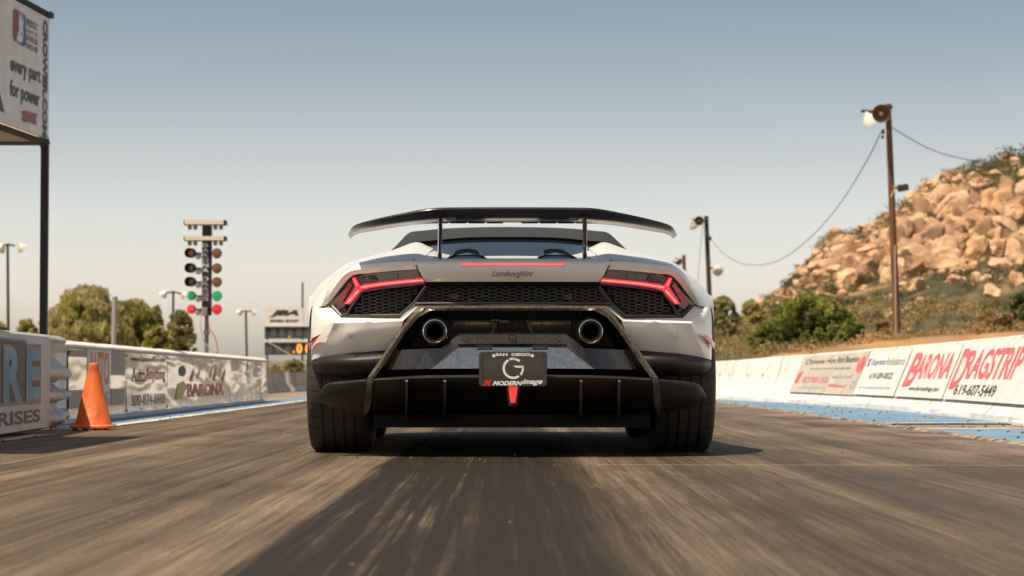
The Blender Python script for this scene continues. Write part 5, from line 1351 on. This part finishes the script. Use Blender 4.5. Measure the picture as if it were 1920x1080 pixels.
# ---- boulders
def rock_mat(n_, a, b_):
    return pmat(n_, a, .9, col2=b_, nscale=.55, lo=.38, hi=.6, bump=1.0, bscale=2.2, detail=8)
rockm = [rock_mat('granite_warm', (.30, .16, .085), (.62, .385, .215)), rock_mat('granite_pale', (.42, .26, .145), (.70, .47, .285)), rock_mat('granite_brown', (.22, .12, .065), (.50, .31, .175))]
import bmesh
def rock_mesh(seed, sub):
    bm = bmesh.new(); bmesh.ops.create_icosphere(bm, subdivisions=sub, radius=1); o = Vector((seed*7.3, seed*3.1, seed))
    rs = random.Random(seed); planes = [(Vector((rs.gauss(0, 1), rs.gauss(0, 1), rs.gauss(0, 1))).normalized(), rs.uniform(.48, .82)) for _ in range(13)]
    for v in bm.verts:
        p = v.co.copy()
        for n, d in planes:
            k = p.dot(n)-d
            if k > 0: p -= n*k*.97
        p *= 1+.20*mn.noise(p*1.3+o)-.10*abs(mn.noise(p*2.6+o))+.05*mn.noise(p*5+o)
        v.co = p
    me = bpy.data.meshes.new('boulder'); bm.to_mesh(me); bm.free()
    me.polygons.foreach_set('use_smooth', [True]*len(me.polygons)); me.set_sharp_from_angle(angle=radians(16)); me.materials.append(rockm[seed % 3]); return me
protos = [rock_mesh(i+1, 4) for i in range(12)]
rr3 = random.Random(21)
spots = []
def rock_density(px, py):
    sk = lerpv(SKY, px)
    if px > 1835 and py < 345: return .12
    lim = lerpv([(1430, 590), (1490, 560), (1560, 560), (1700, 545), (1920, 520)], px)
    if py < lim-30: return 1
    if py < lim: return .7
    return .22
for k_ in range(2700):
    px = rr3.uniform(1425, 2500); v = rr3.uniform(.36, 1.0); P = hill(px, v)
    # project
    dxy = P.y; py = HOR-(P.z-CH)*F/P.y
    if rr3.random() > rock_density(px, py): continue
    lim = lerpv([(1430, 590), (1490, 560), (1560, 560), (1700, 545), (1920, 520)], px)
    big_ = py < lim-20 and px > 1560
    s = (rr3.uniform(.7, 1.0)**1 * (rr3.choice((7, 10, 13, 18, 26, 34, 42)) if big_ else rr3.choice((4, 6, 8, 11, 15, 20))))
    if py > lim: s *= .75
    if v > .8: s = min(s, 17)
    spots.append((s, P, px, py))
hand = [(40, 1885, 400, .80), (30, 1735, 410, .8), (34, 1775, 500, .66), (30, 1800, 420, .78), (32, 1840, 350, .9), (26, 1870, 505, .66), (24, 1680, 470, .74), (26, 1600, 500, .74), (24, 1540, 520, .8), (22, 1860, 545, .55), (26, 1905, 535, .57), (24, 1720, 545, .55), (20, 1790, 350, .9), (26, 1770, 380, .86), (20, 1520, 540, .8), (22, 1700, 430, .8)]
for s, px, py, v in hand:
    # find v giving that height
    best = min((abs(HOR-(hill(px, q/60).z-CH)*F/hill(px, q/60).y-py), q/60) for q in range(20, 61))
    spots.append((s, hill(px, best[1]), px, py))
spots.sort(key=lambda q: -q[0]); spots = [q for q in spots if q[2] < 1935][:298]+[q for q in spots if q[2] >= 1935]+[q for q in spots if q[2] < 1935][298:]
unique = {}
for i, (s, P, px, py) in enumerate(spots[:298]):
    R = s*P.y/F
    o = bpy.data.objects.new('boulder', protos[i % 12]); COL.objects.link(o)
    o.location = P+Vector((0, -R*.35, R*.15)); o.scale = (R*rr3.uniform(.7, 1.15), R*rr3.uniform(.8, 1.1), R*rr3.uniform(.75, 1.45))
    if s > 39.9: o.scale = (R*.95, R, R*.95)
    o.rotation_euler = (rr3.uniform(-.4, .4), rr3.uniform(.0, .9), rr3.uniform(0, 6.3))
    if s > 39.9: tag(o, 'largest tan boulder high on the rocky hill near the right edge, overhanging dark shade', 'boulder', 'boulders on the rocky hill')
    else: tag(o, 'sunlit tan granite boulder on the rocky hillside', 'boulder', 'boulders on the rocky hill')
small = rock_mesh(3, 2); sv = [v.co.copy() for v in small.vertices]; sf = [list(p.vertices) for p in small.polygons]
mb = MB()
for s, P, px, py in spots[298:]:
    R = s*P.y/F; M_ = Matrix.Rotation(rr3.uniform(0, 6.3), 3, 'Z') @ Matrix.Rotation(rr3.uniform(-.6, .6), 3, 'X')
    sc_ = Vector((rr3.uniform(.8, 1.3), rr3.uniform(.8, 1.1), rr3.uniform(.6, 1)))*R
    mb.add([P+Vector((0, 0, R*.1))+M_ @ Vector((p.x*sc_.x, p.y*sc_.y, p.z*sc_.z)) for p in sv], sf, rr3.choice((0, 1, 2)))
tag(mb.build('loose_rocks', rockm, merge=False, angle=180), 'countless small tan rocks filling the slopes of the hill', 'rocks', kind='stuff')

# ---- foliage
def leaf_mat(name, a, b_, sc=1.2): return pmat(name, a, .75, col2=b_, nscale=sc, lo=.35, hi=.65, trans=.5, detail=3)
def leaves(mb, C, rad, n, size, rnd, m=0, flat=.8, droop=0):
    for _ in range(n):
        u = Vector((rnd.gauss(0, 1), rnd.gauss(0, 1), rnd.gauss(0, 1))).normalized()*(rnd.random()**.6)*1.12
        p = C+Vector((u.x*rad[0], u.y*rad[1], u.z*rad[2]))*1.0
        n1 = Vector((rnd.gauss(0, 1), rnd.gauss(0, 1), rnd.gauss(0, .8)+flat)).normalized(); t = n1.orthogonal().normalized(); t = Matrix.Rotation(rnd.uniform(0, 6.3), 3, n1) @ t; b2 = n1.cross(t)
        if droop: t = (t*.4+Vector((0, 0, -1))*droop).normalized(); b2 = n1.cross(t).normalized()
        s = size*rnd.uniform(.6, 1.4)
        mb.add([p-t*s-b2*s*.35, p-b2*s*.1*0+b2*s*.0-t*s*.0+b2*-s*.5, p+t*s, p+b2*s*.5], [(0, 1, 2, 3)], m)
def tree(name, label, px0, px1, ptop, pbot, Y, mats, seed, nclump=70, nleaf=95, size=.16, shape='round', group=None, droop=0, bark=wood_dark, cat='tree', zbase=None):
    rnd = random.Random(seed); s = Y/F
    T = Wp((px0+px1)/2, ptop, Y); W_ = (px1-px0)*s/2
    zb = -.1 if zbase is None else zbase
    H = T.z-zb; base = Vector((T.x, Y, zb)); o = empty(name, base, label, cat, group)
    mb = MB(); r0 = max(.05, H*.03)
    mb.tube([base, base+Vector((.03*H, 0, H*.3)), base+Vector((0, 0, H*.6))], [r0, r0*.8, r0*.4], 8)
    ends = []
    for k in range(7):
        a = k*2.4; z0 = H*rnd.uniform(.12, .45); e_ = base+Vector((cos(a)*W_*.65, sin(a)*W_*.6, H*rnd.uniform(.45, .85))); ends.append(e_)
        mb.tube([base+Vector((0, 0, z0)), (base+Vector((0, 0, z0))+e_)/2+Vector((0, 0, H*.05)), e_], [r0*.5, r0*.3, r0*.12], 5)
    mb.build('trunk', bark, o)
    mb = MB(); low = .06*H; nclump = int(nclump*1.7)
    for k in range(nclump):
        a = rnd.uniform(0, 2*pi); q = rnd.random()
        if shape == 'round':
            zz_ = rnd.uniform(.0, 1)**.8; wid = sqrt(max(0, 1-zz_**3))*.97+.03
        elif shape == 'cone': zz_ = rnd.uniform(.02, 1); wid = (1-zz_)**.75*.95+.08
        else: zz_ = rnd.uniform(.0, 1)**.85; wid = .9*sqrt(max(0, 1-zz_**3.4))+.1
        rr_ = rnd.random()**.45*wid*W_*.95
        cr_ = rnd.uniform(.13, .26)*min(W_, H*.6)*(1.1 if zz_ < .7 else .8)
        C = base+Vector((cos(a)*rr_, sin(a)*rr_*.8, low+zz_*(H-low-cr_*.8)))
        leaves(mb, C, (cr_*1.25, cr_*1.2, cr_*.85), nleaf, size*rnd.uniform(.8, 1.2), rnd, 0 if rnd.random() < .6 else 1, droop=droop)
    for k in range(int(nclump*.8)):
        a = rnd.uniform(0, 2*pi); zz_ = rnd.uniform(.1, 1)**.7
        wid = (1-zz_)**.75*.95+.08 if shape == 'cone' else sqrt(max(0, 1-zz_**3.2))
        cr_ = rnd.uniform(.05, .10)*min(W_, H*.6); C = base+Vector((cos(a)*wid*W_*1.0, sin(a)*wid*W_*.85, low+zz_*(H-low)*.98))
        leaves(mb, C, (cr_*1.3, cr_*1.2, cr_*1.5), nleaf//3, size*.9, rnd, 0 if rnd.random() < .5 else 1, droop=droop)
    mb.build('crown', mats, o, smooth=False, merge=False)
    return o
gr_a = leaf_mat('willowy_leaf', (.48, .42, .15), (.66, .58, .27)); gr_b = leaf_mat('willowy_leaf_dark', (.38, .34, .12), (.54, .48, .20))
gr_c = leaf_mat('evergreen_leaf', (.20, .20, .08), (.36, .34, .14)); gr_d = leaf_mat('yellow_green_leaf', (.26, .26, .05), (.42, .38, .09))
ok_a = leaf_mat('oak_leaf', (.20, .235, .045), (.42, .42, .10)); ok_b = leaf_mat('oak_leaf_dark', (.08, .105, .02), (.18, .20, .04))
dry_a = leaf_mat('dry_brush', (.40, .27, .11), (.58, .40, .19)); dry_b = leaf_mat('dry_brush_dark', (.24, .17, .07), (.38, .27, .12))
G1 = 'trees behind the left track wall'; G2 = 'trees beside the rocky hill'
tree('willowy_tree', 'largest feathery olive green tree, behind the left wall and orange cone', 84, 248, 540, 660, 100, [gr_a, gr_b], 1, 95, 130, .13, group=G1, droop=.8)
tree('willowy_tree', 'feathery olive tree just right of the grey leaning post', 205, 300, 562, 660, 104, [gr_a, gr_d], 2, 60, 120, .12, group=G1, droop=.8)
tree('dark_tree', 'dark pointed evergreen tree left of the slim double lamp post', 270, 318, 572, 662, 112, [gr_c, gr_b], 3, 50, 110, .11, 'cone', group=G1)
tree('dark_tree', 'dark bushy evergreen at the right end of the left tree row', 312, 368, 583, 664, 108, [gr_c, gr_b], 4, 55, 120, .12, 'wide', group=G1)
tree('green_bush', 'brighter yellow green bush in front of the dark evergreens', 262, 330, 612, 668, 92, [gr_d, gr_a], 5, 36, 110, .11, 'wide', group=G1, cat='bush')
tree('hedge_bush', 'low yellowish bush between the far left lamp post and the billboard post', 22, 78, 598, 650, 120, [gr_a, gr_d], 6, 30, 100, .12, 'wide', cat='bush')
tree('hedge_bush', 'low yellowish bush at the left edge of the picture', -40, 30, 604, 650, 125, [gr_a, gr_d], 7, 30, 100, .12, 'wide', cat='bush')
tree('hedge_bush', 'olive bush just right of the billboard post', 74, 122, 592, 650, 118, [gr_a, gr_b], 17, 34, 100, .12, 'wide', cat='bush')
tree('willowy_tree', 'low olive tree filling the gap behind the grey post and the dark evergreens', 180, 300, 590, 664, 122, [gr_a, gr_b], 22, 70, 120, .13, 'wide', group=G1, droop=.6)
tree('dry_bush', 'small orange brown dry bush left of the scoreboard foot', 505, 528, 683, 699, 75, [dry_a, dry_b], 8, 14, 60, .05, 'wide', cat='bush')
tree('green_bush', 'low dark green bush under the scoreboard', 528, 572, 674, 702, 150, [gr_c, gr_b], 9, 20, 80, .1, 'wide', cat='bush')
tree('oak_tree', 'big bright green rounded tree behind the right wall', 1432, 1606, 554, 668, 82, [ok_a, ok_b], 10, 105, 150, .085, 'wide', group=G2)
tree('oak_tree', 'lower left bright green bush at the foot of the big rounded tree', 1398, 1478, 606, 672, 76, [ok_a, ok_b], 11, 50, 120, .08, 'wide', group=G2, cat='bush')
tree('oak_tree', 'lower bright green bush on the right of the big rounded tree', 1560, 1630, 596, 660, 80, [ok_a, ok_b], 12, 46, 120, .08, 'wide', group=G2, cat='bush')
tree('dark_tree', 'muted green tree nearest the dark lamp post beside the car', 1322, 1388, 556, 668, 108, [gr_b, gr_c], 13, 60, 120, .12, 'wide', group=G2)
tree('dark_tree', 'muted green tree between the lamp post tree and the bright rounded tree', 1378, 1440, 561, 660, 112, [gr_b, gr_a], 14, 55, 120, .12, 'wide', group=G2)
tree('dry_bush', 'straw coloured bush right of the tall wooden lamp post', 1800, 1935, 584, 640, 66, [dry_a, dry_b], 15, 60, 120, .06, 'wide', cat='bush')
tree('dry_bush', 'straw coloured bush left of the tall wooden lamp post', 1628, 1680, 592, 640, 68, [dry_a, dry_b], 16, 30, 100, .06, 'wide', cat='bush')
tree('dark_tree', 'dark green bush on the slope at the right edge of the picture', 1878, 1960, 548, 606, 96, [ok_b, gr_c], 18, 45, 110, .1, 'wide', cat='bush', zbase=1.4)
# scrub: uncountable chaparral over the slopes and flats
mb = MB(); rs4 = random.Random(77); nb = 0
for k_ in range(2900):
    px = rs4.uniform(1300, 2500); v = rs4.uniform(.12, 1.0); P = hill(px, v); py = HOR-(P.z-CH)*F/P.y
    d = rock_density(px, py) if px > 1425 else .2
    if rs4.random() < d*.2: continue
    if px < 1425 and v > .5: continue
    r = rs4.uniform(6, 15)*P.y/F*(.8 if d > .6 else 1)
    if P.y < 110: mm = rs4.choice((2, 2, 3, 3, 0)); r *= 1.5
    elif py > 560: mm = rs4.choice((0, 0, 1, 1, 3, 2))
    else: mm = rs4.choice((0, 1, 1, 0, 3))
    if 500 < py < 612 and k_ % 2: leaves(mb, hill(px+rs4.uniform(-20, 20), max(.12, v-.05))+Vector((0, 0, r*.4)), (r*1.5, r*1.2, r*.8), 70, r*.17, rs4, rs4.choice((0, 1, 1, 2)))
    leaves(mb, P+Vector((0, -r*(3.4 if d > .6 else 1.2), r*(1.3 if d > .6 else .5))), (r*1.3, r*1.2, r*.75), 75, r*.16, rs4, mm)
for k_ in range(230):       # bushes wedged between the boulders
    px = rs4.uniform(1440, 2300); v = rs4.uniform(.5, .99); P = hill(px, v); r = rs4.uniform(9, 19)*P.y/F*(.75 if px < 1600 else 1)
    for q_ in range(3): leaves(mb, P+Vector((rs4.uniform(-r, r)*1.3, -r*1.7+rs4.uniform(-r, r)*.3, r*.55+rs4.uniform(-.3, .3)*r)), (r*.95, r*.8, r*.6), 60, r*.15, rs4, rs4.choice((0, 1, 1)))
for k_ in range(90):        # ridge crest
    px = rs4.uniform(1800, 2200); P = hill(px, rs4.uniform(.93, 1)); r = rs4.uniform(8, 16)*P.y/F
    leaves(mb, P+Vector((0, -r, r*.3)), (r*1.3, r, r*.7), 80, r*.15, rs4, rs4.choice((0, 1, 1)))
for k_ in range(420):       # dry grass on the sandy bank
    px = rs4.uniform(1440, 2100); Y_ = rs4.uniform(50, 61); top = lerpv([(1425, 690), (1470, 668), (1520, 661), (1580, 652), (1650, 641), (1730, 634), (1800, 630), (1920, 622), (2140, 615)], px)
    P = Wp(px, top, 50); r = rs4.uniform(.10, .26)
    leaves(mb, Vector((P.x*Y_/50, Y_, P.z*(1-.3*(Y_-50)/16)+r*.3)), (r*1.7, r*1.3, r*.9), 45, r*.2, rs4, rs4.choice((2, 2, 3, 2, 0)))
for k_ in range(260):       # flats beyond the left wall
    x = rs4.uniform(-70, 8); y = rs4.uniform(120, 330); r = rs4.uniform(.5, 1.1)
    leaves(mb, Vector((x, y, r*.4)), (r*1.6, r*1.3, r*.7), 26, r*.22, rs4, rs4.choice((0, 1, 2, 3)))
tag(mb.build('scrub', [leaf_mat('chaparral', (.14, .12, .04), (.24, .19, .07), .4), leaf_mat('chaparral_dark', (.06, .062, .022), (.13, .12, .045), .4), dry_a, dry_b], smooth=False, merge=False), 'low olive and straw coloured scrub covering the hillside and flats', 'scrub', kind='stuff')
